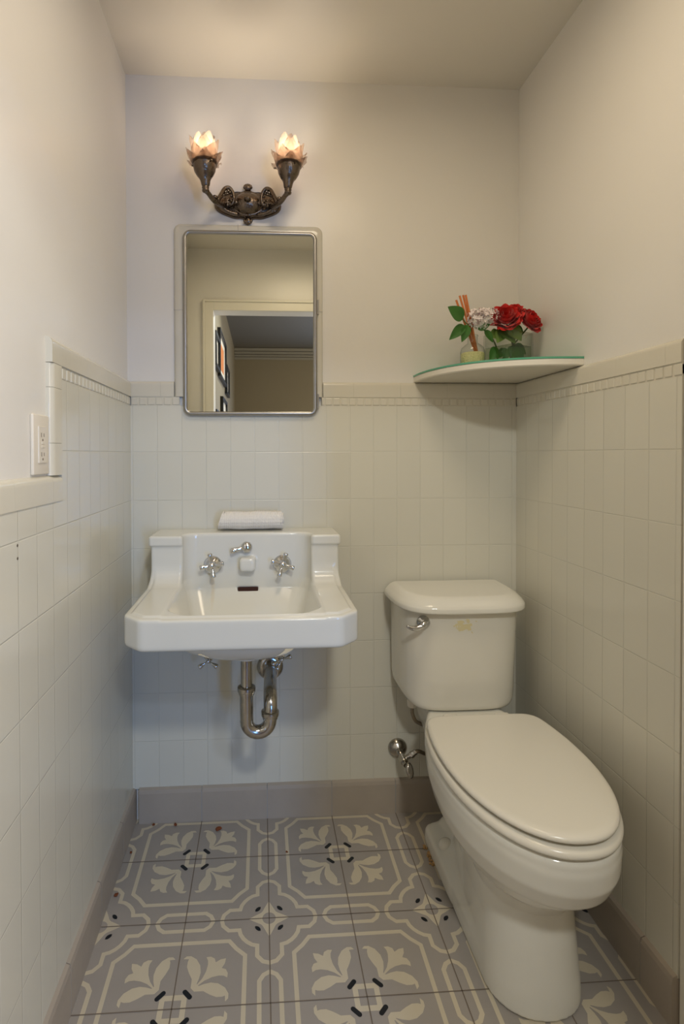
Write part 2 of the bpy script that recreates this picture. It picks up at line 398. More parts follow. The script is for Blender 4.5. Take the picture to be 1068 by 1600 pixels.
# dentil strip: a recessed band of small raised squares
def dentil(name, axis, wall, s, a0, a1, off):
    bm = bmesh.new(); P = 0.0246
    def B(c0, c1, d, z0, z1, bev=0.0):
        lo, hi = sorted((wall, wall+s*d))
        if axis == 0: bx(bm, c0, c1, lo, hi, z0, z1, bev)
        else: bx(bm, lo, hi, c0, c1, z0, z1, bev)
    B(a0, a1, 0.0092, 1.271, 1.2982)
    k = math.floor((a0-off)/P)
    while off+k*P < a1:
        c0 = max(a0, off+k*P+0.0022); c1 = min(a1, off+(k+1)*P-0.0022)
        if c1-c0 > 0.006: B(c0, c1, 0.0112, 1.2735, 1.2952, 0.0016)
        k += 1
    struct(obj(name, bm, CAPM))
dentil('trim_10', 0, 0.0, -1, XL+0.012, -0.262, 0.3045)
dentil('trim_11', 0, 0.0, -1, 0.172, XR-0.012, 0.3045)
dentil('trim_12', 1, XL, 1, -0.570, -0.012, -0.12)
dentil('trim_13', 1, XR, -1, -0.673, -0.012, -0.380)

# rounded tile surround of the medicine cabinet
def rrect(x0, x1, z0, z1, r, n=8, top_only=False):
    p = []
    for cx, cz, a in ((x1-r, z1-r, 0), (x0+r, z1-r, PI/2), (x0+r, z0+r, PI), (x1-r, z0+r, 1.5*PI)):
        if top_only and a >= PI:
            p.append((x0, z0) if a < 4 else (x1, z0)); continue
        for t in np.linspace(0, PI/2, n): p.append((cx+r*math.cos(a+t), cz+r*math.sin(a+t)))
    return p
def stacked(bm, loops, mi=0, close=(False, False)):
    """skin between equally long closed loops of 3-D points"""
    R = [[bm.verts.new(p) for p in lp] for lp in loops]; k = len(R[0])
    for a, b in zip(R, R[1:]):
        for i in range(k): bm.faces.new((a[i], a[(i+1) % k], b[(i+1) % k], b[i])).material_index = mi
    if close[0]: bm.faces.new(R[0][::-1]).material_index = mi
    if close[1]: bm.faces.new(R[-1]).material_index = mi
bm = bmesh.new(); lp = []
for ins, dep in ((0, 0), (0.0008, 0.004), (0.003, 0.0085), (0.008, 0.0115), (0.02, 0.012)):
    lp.append([(x, -dep, z) for x, z in rrect(-0.278+ins, 0.176-ins, 1.2985, 1.823-ins, 0.022-ins*0.4, top_only=True)])
lp.append([(x, -0.012, z) for x, z in rrect(-0.240, 0.150, 1.2985, 1.788, 0.02, top_only=True)])
lp.append([(x, 0, z) for x, z in rrect(-0.240, 0.150, 1.2985, 1.788, 0.02, top_only=True)])
stacked(bm, lp); bmesh.ops.recalc_face_normals(bm, faces=bm.faces[:])
struct(obj('trim_14', bm, CAPM, angle=50))
bm = bmesh.new(); bx(bm, -0.0834, -0.0826, -0.0124, -0.011, 1.79, 1.822)
bx(bm, 0.152, 0.1755, -0.0124, -0.011, 1.5600, 1.5607); bx(bm, -0.2775, -0.25, -0.0124, -0.011, 1.5600, 1.5607)
struct(obj('trim_15', bm, GROUT))

# baseboards: 20 cm cement tiles with a chamfered top
def base_run(name, axis, wall, s, a0, a1, joints):
    bm = bmesh.new(); th, H, ch = 0.012, 0.105, 0.008
    d = 0.009+th
    prof = [(0, 0), (d, 0), (d, H-ch*1.8), (d-ch*0.3, H-ch*0.5), (0.009, H), (0, H)]
    prof = [(wall+s*p, z) for p, z in prof]
    cuts = [a0]+[j for j in sorted(joints) if a0+0.01 < j < a1-0.01]+[a1]
    for c0, c1 in zip(cuts, cuts[1:]):
        prism(bm, prof, c0+0.0011, c1-0.0011, plane='yz' if axis == 0 else 'xz')
    o = struct(obj(name, bm, BASEM))
    bm = bmesh.new(); gp = [(wall+s*p*0.96, z*0.985) for p, z in ((0, 0), (d, 0), (d, H-ch*1.8), (0.009, H), (0, H))]
    prism(bm, gp, a0+0.0015, a1-0.0015, plane='yz' if axis == 0 else 'xz')
    obj('joint_mortar', bm, GROUT, o)
base_run('baseboard_back', 0, 0.0, -1, XL+0.03, XR-0.022, [-0.2, 0.0, 0.2, 0.4, 0.6])
base_run('baseboard_left', 1, XL, 1, YF, -0.0005, [-0.16, -0.365, -0.57, -0.775, -0.98, -1.18])
base_run('baseboard_right', 1, XR, -1, -0.673, -0.0005, [-0.185, -0.385, -0.585])

# two screw holes left in the tile below the outlet
for z in (0.976, 0.955):
    bm = bmesh.new(); lathe(bm, [(0, 0), (0.0022, 0), (0.0026, 0.0005), (0, 0.0006)], (XT-0.0001, -0.765, z), (1, 0, 0), 12)
    obj('screw_hole', bm, mat('hole_grey', lin((96, 86, 74)), 0.9), wl)

# casing at the near end of the right wall
struct(box_obj('trim_16', (XR-0.008, XR, -0.79, -0.6745, 0.0, HC), TRIMP, bev=0.002))

# floor: cement tiles with an inlaid pattern; one medallion quarter and one star quarter on every tile
def floor():
    bm = bmesh.new()
    T = 0.2; SX, SY = 0.2, -0.1742-0.4          # a medallion centre
    bx(bm, XL-0.02, XR+0.02, YF-0.0, 0.02, -0.05, 0.0, mi=0)
    def poly(pts, z, mi):
        a = sum(p[0]*q[1]-q[0]*p[1] for p, q in zip(pts, pts[1:]+pts[:1]))
        if a < 0: pts = pts[::-1]
        vs = [bm.verts.new((x, y, z)) for x, y in pts]
        for t in tessellate_polygon([[Vector((x, y, 0)) for x, y in pts]]):
            p = [pts[i] for i in t]
            ar = (p[1][0]-p[0][0])*(p[2][1]-p[0][1])-(p[2][0]-p[0][0])*(p[1][1]-p[0][1])
            if abs(ar) < 1e-10: continue
            try: bm.faces.new([vs[i] for i in (t if ar > 0 else t[::-1])]).material_index = mi
            except ValueError: pass
    def band(line, w):
        L, R = [], []
        for i, p in enumerate(line):
            a = line[max(i-1, 0)]; b = line[min(i+1, len(line)-1)]
            d0 = np.array(p)-np.array(a); d1 = np.array(b)-np.array(p)
            d0 = d0/np.linalg.norm(d0) if np.linalg.norm(d0) > 0 else d1/np.linalg.norm(d1)
            d1 = d1/np.linalg.norm(d1) if np.linalg.norm(d1) > 0 else d0
            n0 = np.array([-d0[1], d0[0]]); n1 = np.array([-d1[1], d1[0]]); n = n0+n1; n /= np.linalg.norm(n)
            k = w/2/max(0.5, n@n0); L.append(tuple(np.array(p)+n*k)); R.append(tuple(np.array(p)-n*k))
        return L+R[::-1]
    def quad_spline(pts, n=4):
        out = curve([(a, b, 0) for a, b in pts], n); return [(p.x, p.y) for p in out]
    w = 0.047
    arc = [(0.54, 0.725), (0.585, 0.672), (0.625, 0.625), (0.672, 0.585), (0.725, 0.54)]
    shapes = []                                   # (polygon in tile units, layer, material)
    shapes.append((band([(0.0, 0.725)]+arc+[(0.725, 0.0)], w), 1, 1))
    st = [(1-a, 1-b) for a, b in ((0.565, 0), (0.545, 0.075), (0.475, 0.14), (0.35, 0.14), (0.335, 0.20), (0.30, 0.255), (0.255, 0.30), (0.20, 0.335), (0.14, 0.35), (0.14, 0.475), (0.075, 0.545), (0, 0.565))]
    shapes.append((band(st, w), 1, 1))
    cv = [(1.0, 0.335), (0.93, 0.300), (0.885, 0.235), (0.885, 0.0)]
    shapes.append((band(cv, w), 1, 1)); shapes.append((band([(b, a) for a, b in cv], w), 1, 1))
    # star petals (two halves in this tile), grey eye, black leaf
    pet = quad_spline([(0.245, 0), (0.20, 0.026), (0.145, 0.055), (0.105, 0.075)])+[(0.088, 0.088), (0.0, 0.0)]
    shapes.append(([(1-a, 1-b) for a, b in pet], 1, 1)); shapes.append(([(1-b, 1-a) for a, b in pet], 1, 1))
    shapes.append(([(1-0.08*math.cos(t), 1-0.08*math.sin(t)) for t in np.linspace(0, PI/2, 9)]+[(1, 1)], 2, 0))
    lf = [(0.166, 0.100), (0.166, 0.128), (0.150, 0.150), (0.128, 0.166), (0.100, 0.166), (0.102, 0.138), (0.116, 0.116), (0.138, 0.102)]
    shapes.append(([(1-a, 1-b) for a, b in lf], 2, 2))
    # ring round the medallion centre, dash, fleur
    shapes.append(([(0, 0.085), (0.085, 0.085), (0.085, 0), (0.14, 0), (0.14, 0.10), (0.10, 0.14), (0, 0.14)], 1, 1))
    c = np.array([0.139, 0.139]); d = np.array([0.7071, -0.7071]); nn = np.array([0.7071, 0.7071]); ds = []
    for s, t0 in ((1, -PI/2), (-1, PI/2)):
        for t in np.linspace(0, PI, 7): ds.append(tuple(c+d*s*0.040+(d*math.cos(t0+t)+nn*math.sin(t0+t))*0.0245))
    shapes.append((ds, 3, 2))
    pA = [(0.205, 0.165), (0.165, 0.205), (0.165, 0.30), (0.125, 0.37), (0.095, 0.44), (0.095, 0.50), (0.105, 0.53), (0.045, 0.535), (0.075, 0.565), (0.125, 0.565), (0.19, 0.525), (0.238, 0.45), (0.252, 0.37), (0.240, 0.30), (0.222, 0.245)]
    shapes.append((pA, 1, 1)); shapes.append(([(b, a) for a, b in pA], 1, 1))
    shapes.append(([(0.165, 0.205), (0.205, 0.165), (0.245, 0.222), (0.222, 0.245)], 1, 1))
    half = [(0.222, 0.232), (0.275, 0.300), (0.308, 0.375), (0.322, 0.45), (0.318, 0.50), (0.296, 0.542), (0.345, 0.545), (0.39, 0.52), (0.405, 0.475), (0.455, 0.505), (0.515, 0.515)]
    shapes.append((half+[(b, a) for a, b in half[:-1]][::-1], 2, 1))
    for i in range(-4, 4):
        for j in range(-3, 6):
            # tile (i,j): medallion corner alternates
            x0, y0 = SX+i*T, SY+j*T
            if x0 > XR or x0+T < XL or y0 > 0 or y0+T < YF: continue
            sx = 1 if i % 2 == 0 else -1; sy = 1 if j % 2 == 0 else -1
            ox = x0 if sx > 0 else x0+T; oy = y0 if sy > 0 else y0+T
            for si, (pts, lay, mi) in enumerate(shapes):
                poly([(ox+sx*T*a, oy+sy*T*b) for a, b in pts], 0.00010*lay+0.000035*(si % 8), mi)
    z = 0.0008
    for i in range(-4, 5):
        x = SX+i*T+0.0003*(i % 3-1)
        if XL < x < XR: poly([(x-0.0012, YF), (x+0.0012, YF), (x+0.0012, 0), (x-0.0012, 0)], z, 3)
    for j in range(-4, 6):
        y = SY+j*T
        if YF < y < 0: poly([(XL, y-0.0011), (XR, y-0.0011), (XR, y+0.0011), (XL, y+0.0011)], z, 3)
    g = bm.verts[:]+bm.edges[:]+bm.faces[:]
    for co, no in (((XL-0.01, 0, 0), (-1, 0, 0)), ((XR+0.01, 0, 0), (1, 0, 0)), ((0, 0.005, 0), (0, 1, 0)), ((0, YF, 0), (0, -1, 0))):
        bmesh.ops.bisect_plane(bm, geom=bm.verts[:]+bm.edges[:]+bm.faces[:], plane_co=co, plane_no=no, clear_outer=True)
    me = bpy.data.meshes.new('floor'); bm.to_mesh(me); bm.free()
    struct(link('floor', me, [FGREY, FCREAM, FBLACK, FSEAM]))
floor()

# front wall with the doorway the room is seen from, and the hall behind it (they show in the mirror)
DX0, DX1, DZ = -0.278, 0.49, 1.925
bm = bmesh.new()
bx(bm, XL-0.1, DX0, YF-0.10, YF, -0.05, HC+0.05); bx(bm, DX1, XR+0.1, YF-0.10, YF, -0.05, HC+0.05); bx(bm, DX0, DX1, YF-0.10, YF, DZ, HC+0.05)
struct(obj('wall_front', bm, PAINT))
bm = bmesh.new()
for w0, t in ((0.058, 0.014), (0.012, 0.022)):      # casing board and its outer bead
    a = 0.0 if w0 == 0.058 else 0.046
    bx(bm, DX0-a-w0, DX0-a, YF, YF+t, 0, DZ+a+w0, 0.002); bx(bm, DX1+a, DX1+a+w0, YF, YF+t, 0, DZ+a+w0, 0.002)
    bx(bm, DX0-a, DX1+a, YF, YF+t, DZ+a, DZ+a+w0, 0.002)
struct(obj('trim_17', bm, TRIMP))
HX0, HX1, HY0, HY1 = -0.30, 1.75, -4.22, -1.50
bm = bmesh.new(); bx(bm, HX0-0.1, HX0, HY0-0.1, HY1, -0.05, HC+0.05); struct(obj('wall_hall_left', bm, HALLP))
bm = bmesh.new(); bx(bm, HX1, HX1+0.1, HY0-0.1, -3.30, -0.05, HC+0.05); bx(bm, HX1, HX1+0.1, -2.10, HY1, -0.05, HC+0.05); bx(bm, HX1, HX1+0.1, -3.30, -2.10, -0.05, 0.70); bx(bm, HX1, HX1+0.1, -3.30, -2.10, 1.90, HC+0.05); bx(bm, XR+0.1, HX1, HY1, HY1+0.1, -0.05, HC+0.05); struct(obj('wall_hall_right', bm, HALLP))
VX0, VX1, WZ0, WZ1 = 0.98, 1.30, 0.28, 1.52
bm = bmesh.new()
bx(bm, HX0-0.1, VX0, HY0-0.1, HY0, -0.05, HC+0.05); bx(bm, VX1, HX1+0.1, HY0-0.1, HY0, -0.05, HC+0.05)
bx(bm, VX0, VX1, HY0-0.1, HY0, -0.05, WZ0); bx(bm, VX0, VX1, HY0-0.1, HY0, WZ1, HC+0.05)
struct(obj('wall_hall_far', bm, HALLP))
struct(box_obj('ceiling_hall', (HX0-0.1, HX1+0.1, HY0-0.1, HY1, HC, HC+0.08), HALLC))
struct(box_obj('floor_hall', (HX0-0.1, HX1+0.1, HY0-0.1, YF, -0.06, -0.002), WOODF))
bm = bmesh.new()
for k, (d, z) in enumerate(((0.018, 2.15), (0.03, 2.18), (0.05, 2.205), (0.07, 2.235))):
    z1 = (2.18, 2.205, 2.235, HC)[k]
    bx(bm, HX0, HX1, HY0, HY0+d, z, z1-0.004, 0.002)
struct(obj('trim_18', bm, HALLT))
wn = struct(box_obj('window_1', (VX0, VX1, HY0-0.065, HY0-0.06, WZ0, WZ1), GLASS))
bm = bmesh.new()
for a in (VX0, VX1-0.03): bx(bm, a, a+0.03, HY0-0.08, HY0-0.045, WZ0, WZ1)
for z in (WZ0, (WZ0+WZ1)/2, WZ1-0.03): bx(bm, VX0, VX1, HY0-0.08, HY0-0.045, z, z+0.03)
obj('window_frame', bm, TRIMP, wn)
wn = struct(box_obj('added_window', (HX1+0.06, HX1+0.065, -3.30, -2.10, 0.70, 1.90), GLASS))  # unseen side window, added to carry the hall's fill light
bm = bmesh.new()
for a in (-3.30, -2.715, -2.13): bx(bm, HX1+0.045, HX1+0.08, a, a+0.03, 0.70, 1.90)
for z in (0.70, 1.285, 1.87): bx(bm, HX1+0.045, HX1+0.08, -3.30, -2.10, z, z+0.03)
obj('window_frame', bm, TRIMP, wn)
t = thing('added_ceiling_light', 'added round ceiling fill light of the bathroom, unseen above the open floor', 'ceiling light', (0.22, -0.80, HC))  # fixture added to house the ceiling fill
bm = bmesh.new(); lathe(bm, [(0, 0), (0.235, 0), (0.24, -0.006), (0.235, -0.020), (0.220, -0.022), (0.218, -0.012), (0, -0.012)], (0.22, -0.80, HC), (0, 0, 1), 40); obj('rim', bm, TRIMP, t, smooth=True)
bm = bmesh.new(); lathe(bm, [(0.218, -0.018), (0.215, -0.030), (0.180, -0.043), (0.10, -0.050), (0, -0.052)], (0.22, -0.80, HC), (0, 0, 1), 40); obj('glass_dish', bm, PLASTIC, t, smooth=True)
for px_, py_, lb_ in ((0.80, -2.60, 'round white downlight in the hall ceiling, farther from the doorway'), (0.25, -2.15, 'added round white fill downlight in the hall ceiling, right outside the doorway')):  # the one outside the doorway is added as fill
  t = thing('ceiling_downlight', lb_, 'ceiling light', (px_, py_, HC))
  bm = bmesh.new(); lathe(bm, [(0.112, 0), (0.128, 0), (0.105, -0.012), (0.095, -0.05), (0.086, -0.05), (0.085, 0)], (px_, py_, HC), (0, 0, 1), 32)
  obj('rim', bm, TRIMP, t, smooth=True)

# black picture frames on the hall's side wall, seen only in the mirror
def picture(y0, y1, z0, z1, label, art, wide=0.022):
    t = thing('picture_frame', label, 'picture', (HX0, (y0+y1)/2, z0), 'framed pictures on the hall wall')
    x = HX0; bm = bmesh.new()
    bx(bm, x, x+0.022, y0, y0+wide, z0, z1, 0.001); bx(bm, x, x+0.022, y1-wide, y1, z0, z1, 0.001)
    bx(bm, x, x+0.022, y0+wide, y1-wide, z0, z0+wide, 0.001); bx(bm, x, x+0.022, y0+wide, y1-wide, z1-wide, z1, 0.001)
    obj('frame', bm, BLACKF, t)
    bm = bmesh.new(); bx(bm, x, x+0.008, y0+wide, y1-wide, z0+wide, z1-wide); obj('mount', bm, MATB, t)
    a = (y1-y0)*0.25; b = (z1-z0)*0.22
    bm = bmesh.new(); bx(bm, x+0.008, x+0.0095, y0+a, y1-a, z0+b, z1-b); obj('print', bm, art, t)
ART1 = mat('grey_print', lin((120, 112, 104)), 0.6, noise=(12, 0.5)); ART2 = mat('orange_print', lin((176, 104, 46)), 0.6, noise=(9, 0.5))
picture(-1.90, -1.60, 1.655, 1.865, 'small black frame high up, nearest the doorway', ART1)
picture(-2.55, -1.93, 1.64, 1.96, 'largest black frame, with an orange print, high on the hall wall', ART2)
picture(-2.95, -2.62, 1.60, 1.83, 'narrow black frame just past the largest one', ART1)
picture(-2.05, -1.62, 1.10, 1.395, 'black frame with pale mount low down, nearest the doorway', MATB)
picture(-2.62, -2.15, 1.15, 1.53, 'black frame in the middle of the lower row', ART1)
picture(-3.1, -2.75, 1.08, 1.36, 'black frame low down, farthest from the doorway', ART1)

# ------------------------------------------------------------------ toilet
TC = 0.552
TO = thing('toilet', 'white two-piece toilet with closed oval lid in the right corner', 'toilet', (TC, -0.38, 0))
zz = [0.0, 0.02, 0.045, 0.075, 0.14, 0.20, 0.235, 0.265, 0.30, 0.335, 0.37, 0.385, 0.405]
WW = [.099, .099, .098, .096, .093, .094, .107, .135, .158, .168, .170, .170, .169]
YFr = [-.648, -.648, -.647, -.645, -.640, -.633, -.656, -.698, -.733, -.750, -.754, -.753, -.751]
YC = [-.555, -.555, -.555, -.55, -.54, -.52, -.50, -.485, -.475, -.47, -.465, -.465, -.465]
KB = [.012, .012, .03, .21, .23, .20, .17, .15, .18, .2, .2, .2, .2]
MN = [.08, .08, .070, .045, .045, .055, .065, .075, .085, .095, .10, .10, .10]
YB = [-.135, -.135, -.135, -.14, -.14, -.12, -.10, -.08, -.06, -.05, -.045, -.045, -.045]
def egg(x, y, Wd, yf, yc, kb, mn, n=2.15):
    ax = np.abs(x)
    t = np.clip((yc-y)/(yc-yf), 0, None)
    fr = ((ax/Wd)**n+t**n)**(1/n)
    fr = (fr-1)*Wd
    hb = np.maximum(mn, Wd*(1-kb*(np.clip(y-yc, 0, None)/0.2)**2))
    bk = ax-hb
    return np.where(y < yc, fr, bk)
def bowl(X, Y, Z):
    g = lambda a: np.interp(Z, zz, a)
    d = egg(X-TC, Y, g(WW), g(YFr), g(YC), g(KB), g(MN))
    d = smax(d, Y-g(YB), 0.02)
    d = smax(d, Z-0.404, 0.016)
    # the step under the rim
    groove = 0.0005*np.exp(-((Z-0.383)/0.004)**2)
    d = d+groove
    # wide foot behind for the bolts
    foot = smax(smax(np.abs(X-TC)-0.098, Z-0.046, 0.012), smax(Y+0.13, -0.36-Y, 0.02), 0.03)
    d = smin(d, foot, 0.012)
    # opening
    bas = egg(X-TC, Y, np.interp(Z, [.24, .40], [.08, .125]), -0.70, -0.47, 0.3, 0.06)
    bas = smax(bas, 0.24-Z, 0.03); bas = smax(bas, Y+0.30, 0.03)
    d = smax(d, -bas, 0.01)
    return smax(d, 0.001-Z, 0.002)
snet('bowl', bowl, (TC-0.19, -0.775, -0.004), (TC+0.19, -0.03, 0.415), 0.004, CERAM, TO)
TB = -0.022
def seplan(X, Y, a, b, n=4.0):
    t = np.clip(TB-Y, 0, None)
    r = ((np.abs(X-TC)/a)**n+(t/b)**n)**(1/n)
    return smax((r-1)*0.19, Y-TB, 0.012)
STAIN = mat('tank_china', lin((224, 220, 207)), 0.10, coat=0.4)
nt = STAIN.node_tree; N = nt.nodes; b = N['Principled BSDF']          # patch of old yellowed glue on the tank front
tc = N.new('ShaderNodeTexCoord'); mp = N.new('ShaderNodeMapping'); nt.links.new(tc.outputs['Object'], mp.inputs[0])
mp.inputs['Location'].default_value = (-(0.548-TC)*1.0, 0, 0)
grad = N.new('ShaderNodeVectorMath'); grad.operation = 'SUBTRACT'; nt.links.new(tc.outputs['Object'], grad.inputs[0]); grad.inputs[1].default_value = (0.546, -0.225, 0.652)
scl = N.new('ShaderNodeVectorMath'); scl.operation = 'MULTIPLY'; nt.links.new(grad.outputs[0], scl.inputs[0]); scl.inputs[1].default_value = (1/0.034, 1/0.05, 1/0.021)
ln = N.new('ShaderNodeVectorMath'); ln.operation = 'LENGTH'; nt.links.new(scl.outputs[0], ln.inputs[0])
no = N.new('ShaderNodeTexNoise'); no.inputs['Scale'].default_value = 55; nt.links.new(tc.outputs['Object'], no.inputs['Vector'])
ad = N.new('ShaderNodeMath'); ad.operation = 'MULTIPLY_ADD'; nt.links.new(no.outputs['Fac'], ad.inputs[0]); ad.inputs[1].default_value = 3.2; nt.links.new(ln.outputs['Value'], ad.inputs[2])
mr = N.new('ShaderNodeMapRange'); nt.links.new(ad.outputs[0], mr.inputs[0]); mr.inputs[1].default_value = 2.30; mr.inputs[2].default_value = 2.38; mr.inputs[3].default_value = 1; mr.inputs[4].default_value = 0
mx = N.new('ShaderNodeMix'); mx.data_type = 'RGBA'; nt.links.new(mr.outputs[0], mx.inputs['Factor'])
mx.inputs['A'].default_value = (*lin((224, 220, 207)), 1); mx.inputs['B'].default_value = (*lin((222, 210, 166)), 1)
nt.links.new(mx.outputs['Result'], b.inputs['Base Color'])
def tank(X, Y, Z):
    a = np.interp(Z, [.40, .70], [.168, .175]); bb = np.interp(Z, [.40, .70], [.192, .206])
    d = seplan(X, Y, a, bb)
    q = 0.060                                    # big lower corners in front view
    qx = np.abs(X-TC)-(0.176-q); qz = (0.405+q)-Z
    rr = np.sqrt(np.maximum(qx, 0)**2+np.maximum(qz, 0)**2)-q
    d = smax(d, rr, 0.02)
    d = smax(d, Z-0.697, 0.004)
    return d
tk = snet('tank', tank, (TC-0.2, -0.245, 0.395), (TC+0.2, -0.01, 0.705), 0.0038, STAIN, TO)
def tlid(X, Y, Z):
    o = np.interp(Z, [.688, .692, .703, .710, .722, .731], [.0145, .0155, .0150, .011, -.001, -.012])
    d = seplan(X, Y, .175+o, .215+o)
    d = smax(d, Z-0.730, 0.010); d = smax(d, 0.689-Z, 0.003)
    return d
snet('tank_lid', tlid, (TC-0.21, -0.26, 0.682), (TC+0.21, -0.01, 0.738), 0.003, CERAM, TO)
bm = bmesh.new(); bx(bm, TC-0.07, TC+0.07, -0.17, -0.06, 0.400, 0.412); obj('tank_gasket', bm, DARK, TO)
def seat(X, Y, Z):
    o = 0.0
    d = egg(X-TC, Y, .171, -.757, -.465, .20, .10)
    d = smax(d, Y+0.295, 0.03)
    hole = smax(egg(X-TC, Y, .10, -.68, -.47, .3, .03), Y+0.36, 0.03)
    d = smax(d, -hole, 0.004)
    d = smax(d, Z-0.4235, 0.014); return smax(d, 0.4055-Z, 0.004)
snet('seat', seat, (TC-0.19, -0.775, 0.400), (TC+0.19, -0.27, 0.430), 0.003, SEATM, TO)
def slid(X, Y, Z):
    d = egg(X-TC, Y, .166, -.752, -.462, .20, .10)
    d = smax(d, Y+0.297, 0.035)
    top = 0.4425+0.0035*np.clip(1-(d/-0.10), -1, 0)**2*0
    dome = 0.445-0.02*((X-TC)/0.17)**2*0.15
    d = smax(d, Z-dome, 0.012); return smax(d, 0.4285-Z, 0.008)
snet('seat_lid', slid, (TC-0.19, -0.77, 0.424), (TC+0.19, -0.27, 0.450), 0.003, SEATM, TO)
for s in (-1, 1):
    bm = bmesh.new(); bx(bm, TC+s*0.07-0.02, TC+s*0.07+0.02, -0.300, -0.268, 0.404, 0.432, 0.006, 3); obj('seat_hinge', bm, SEATM, TO, angle=40)
    bm = bmesh.new(); lathe(bm, [(0.0205, 0), (0.0205, 0.006), (0.019, 0.013), (0.014, 0.0185), (0.007, 0.021), (0, 0.0215)], (TC+s*0.067, -0.238, 0.0490), (s*0.12, -0.05, 1), 24)
    obj('bolt_cap', bm, SEATM, TO, smooth=True)
# flush lever
lv = bmesh.new()
ly = -0.2235
lathe(lv, [(0, 0.0), (0.0185, 0.0), (0.0185, 0.003), (0.016, 0.006), (0.011, 0.009), (0.008, 0.014), (0, 0.016)], (0.428, -0.214, 0.660), (-0.12, -1, 0.05), 24)
pts = curve([(0.430, -0.230, 0.665), (0.424, -0.236, 0.663), (0.414, -0.238, 0.655), (0.400, -0.239, 0.651), (0.386, -0.239, 0.653), (0.376, -0.238, 0.658)], 5)
tube(lv, pts, [0.0078-0.0028*abs(2*i/(len(pts)-1)-0.8)**2 for i in range(len(pts))], 12)
obj('flush_lever', lv, CHROME, tk, smooth=True)

# ------------------------------------------------------------------ sink
SK = thing('wall_sink', 'white wall-hung porcelain sink with tall square-shouldered backsplash', 'sink', (-0.059, -0.01, 0.60))
CX, HWD, YFT = -0.0595, 0.2685, -0.470
def sink(X, Y, Z):
    ax = np.abs(X-CX)
    band_ = sm(Z, 0.864, 0.870)*0.0055*sm(Y, -0.36, -0.25)        # projecting band round the shoulders
    dside = ax-(HWD-0.0055*sm(Y, -0.30, -0.20)*sm(Z, 0.745, 0.80))-band_*1.0
    pl = smax(dside, YFT-Y, 0.008)
    pl = smax(pl, (ax-HWD+YFT-Y+0.044)/1.414, 0.008)
    # raised plateau inside an 18 mm border
    inner = smax(ax-HWD+0.017, YFT+0.017-Y, 0.004); inner = smax(inner, (ax-HWD+YFT-Y+0.044)/1.414+0.016, 0.004)
    ztop = 0.7595+0.0042*(1-sm(inner, -0.003, 0.003))
    prof = smin(Z-ztop, smax(-0.150-band_-Y, Z-0.895, 0.006), 0.055)
    d = smax(pl, prof, 0.007)
    d = smax(d, 0.686-Z, 0.012)
    hull = ((np.abs((X-CX)/0.19)**2.6+np.abs((Y+0.25)/0.17)**2.6+np.abs((Z-0.70)/0.090)**2.4)**(1/2.5)-1)*0.09
    boss = smax(np.sqrt((X+0.055)**2+(Y+0.25)**2)-0.034, smax(0.588-Z, Z-0.66, 0.004), 0.006)
    low = smin(hull, boss, 0.012); low = smax(low, Z-0.72, 0.01)
    d = smin(d, low, 0.008)
    d = smax(d, Y+0.0105, 0.004)
    # recess between the shoulders, running down into the basin
    bxx = np.abs(X+0.055)
    rec = smax(bxx-0.180, Y+0.100, 0.045); rec = smax(rec, 0.752-Z, 0.01)
    wx = 0.180-np.clip(0.765-Z, 0, 1)*0.30
    yf = -0.447+np.clip(0.765-Z, 0, 1)*0.55
    yb = -0.100-np.clip(0.735-Z, 0, 1)*0.75
    ba = smax(bxx-wx, Y-yb, 0.045); ba = smax(ba, yf-Y, 0.02)
    ba = smax(ba, (bxx-wx+yf-Y+0.042)/1.414, 0.012)
    ba = smax(ba, 0.632-Z, 0.03); ba = np.maximum(ba, Z-0.80)
    cut = np.minimum(rec, ba)
    # keep the recess off the deck in front of the basin
    cut_rec = np.maximum(rec, ztop+0.0002-Z)
    cut = np.minimum(np.maximum(rec, np.maximum(ztop-0.0-Z, -1)), ba)
    d = smax(d, -cut, 0.009)
    # drain hole, overflow slot
    d = np.maximum(d, -(np.maximum(np.sqrt((X+0.055)**2+(Y+0.25)**2)-0.02, 0.60-Z)))
    sl = np.maximum(np.maximum(np.abs(X+0.0545)-0.029, np.abs(Z-0.7315)-0.0045), np.maximum(Y+0.092, -0.14-Y))
    d = np.maximum(d, -sl)
    # square china spout
    sp = smax(smax(np.abs(X+0.0555)-0.0225, np.abs(Z-0.8075-(Y+0.1)*0.0)-0.0195, 0.012), smax(-0.136-Y, Y+0.08, 0.008), 0.010)
    return smin(d, sp, 0.006)
BASIN = mat('sink_china', lin((222, 220, 209)), 0.13)
nt = BASIN.node_tree; N = nt.nodes; b = N['Principled BSDF']          # faint rust streak under the left tap
tc = N.new('ShaderNodeTexCoord'); sub = N.new('ShaderNodeVectorMath'); sub.operation = 'SUBTRACT'; nt.links.new(tc.outputs['Object'], sub.inputs[0]); sub.inputs[1].default_value = (-0.156, -0.14, 0.735)
scl = N.new('ShaderNodeVectorMath'); scl.operation = 'MULTIPLY'; nt.links.new(sub.outputs[0], scl.inputs[0]); scl.inputs[1].default_value = (1/0.0075, 1/0.09, 1/0.055)
ln = N.new('ShaderNodeVectorMath'); ln.operation = 'LENGTH'; nt.links.new(scl.outputs[0], ln.inputs[0])
no = N.new('ShaderNodeTexNoise'); no.inputs['Scale'].default_value = 60; nt.links.new(tc.outputs['Object'], no.inputs['Vector'])
ad = N.new('ShaderNodeMath'); ad.operation = 'MULTIPLY_ADD'; nt.links.new(no.outputs['Fac'], ad.inputs[0]); ad.inputs[1].default_value = 0.8; nt.links.new(ln.outputs['Value'], ad.inputs[2])
